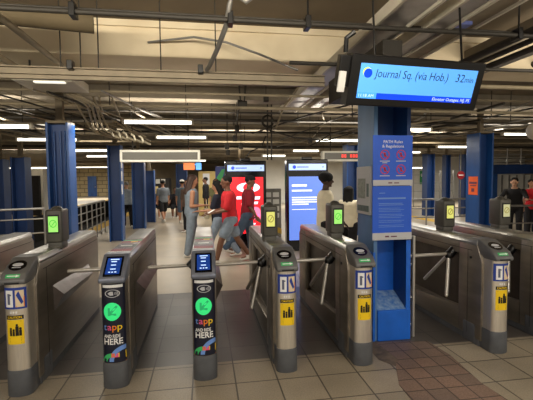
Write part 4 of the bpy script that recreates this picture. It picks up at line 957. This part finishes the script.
# cream shirts behind the turnstile
person('person with dark rounded hair in a cream T-shirt and black trousers, facing right', 1.98, 6.25, -PI/2-.15, 1.67, SK_DK, 'afro', HAIRB, CREAM, None, .6, BLACKC, 1.0, False,
       ((.05, .05), (-.05, .05)), ((.12, .1, .2), (.25, .1, .5)), .0, 0, -.1, loose=1.06, toph=-.1)
person('smaller person with black hair in a cream top and black speckled trousers', 2.63, 6.9, -PI/2+.9, 1.44, SK_TAN, 'long', HAIRB, CREAM, None, .6, SPOT, 1.0, True,
       ((.1, .05), (-.08, .05)), ((.3, .1, .6), (.1, .1, .3)), .05, 0, -.1, loose=1.1)
# distance
person('walker in a grey T-shirt and dark shorts near the seated group', -1.58, 15.4, PI*.15, 1.62, SK_TAN, 'short', HAIRB, GREYC, None, .5, SPOT, .5, False, ((-.25, .3), (.3, .05)), vox=.016, hands=True)
person('walker in a white cap, grey top and blue shorts seen from behind', -.82, 14.8, .1, 1.60, SK_TAN, 'short', HAIRB, cloth('slate', rgb(96, 112, 124)), None, .5, DENIM, .5, False, ((.2, .1), (-.1, .1)), vox=.016, cap=SHOEW)
person('figure in a pale jacket half hidden left of the narrow blue column', -2.62, 13.9, .3, 1.58, SK_LT, 'short', HAIRG, cloth('pale', rgb(150, 160, 170)), None, .9, SPOT, 1, False, ((.2, .1), (-.2, .1)), ((.3, .2, .9), (.3, .2, .9)), .25, vox=.016)
for i, (x, tp, sk, lb, hr) in enumerate([(-2.42, BLACKC, SK_TAN, 'seated person in black at the left end of the distant bench', 'short'), (-1.85, cloth('peach', rgb(200, 140, 110)), SK_LT, 'seated person in a peach top on the distant bench', 'long'), (-1.28, SPOT, SK_BR, 'seated person in dark speckled top at the right end of the bench', 'short')]):
    person(lb, x, 17.7, PI, 1.66, sk, hr, HAIRB, tp, None, .5, BLACKC, .5, i == 1, ((1.45, 1.4), (1.35, 1.5)), ((.6, .1, .7), (.6, .1, .7)), .15, vox=.018, sit=True)
person('dark-clothed person standing before the pale yellow panel', .05, 16.8, PI/2, 1.7, SK_BR, 'short', HAIRB, BLACKC, None, .9, BLACKC, 1, False, vox=.018)
person('person in an olive top standing right of the woman in grey-blue, far behind', .38, 13.2, PI, 1.62, SK_TAN, 'long', HAIRR, cloth('olive', rgb(120, 120, 84)), None, .5, BLACKC, 1, True, vox=.018)
person('person with dark hair in brown behind the woman in grey-blue', -.52, 12.2, PI*.8, 1.6, SK_BR, 'short', HAIRB, cloth('brown', rgb(96, 76, 66)), None, .6, BLACKC, 1, False, vox=.018)
person('person in an orange-brown top seen between the kiosks', 1.75, 13.0, PI, 1.55, SK_BR, 'short', HAIRB, cloth('rust', rgb(176, 110, 80)), None, .5, BLACKC, 1, False, vox=.018)
# right edge
person('person in a black jacket leaning over the railing at the right edge', 7.75, 8.75, PI*.75, 1.6, SK_LT, 'short', HAIRB, BLACKC, None, .9, BLACKC, 1, False, ((.1, .05), (0, 0)), ((.9, .3, .6), (.9, .3, .6)), .35, vox=.014)
person('person in a red jacket at the far right behind the one in black', 8.5, 9.0, PI*.9, 1.55, SK_TAN, 'short', HAIRB, RED, None, .9, BLACKC, 1, False, ((.1, .05), (0, 0)), ((.5, .3, 1.1), (.5, .3, 1.1)), .2, vox=.014)
person('person in a pale grey top at the far right edge', 9.0, 9.6, PI*.9, 1.5, SK_TAN, 'bun', HAIRB, cloth('pale2', rgb(190, 190, 190)), None, .5, NVY, 1, True, vox=.014)
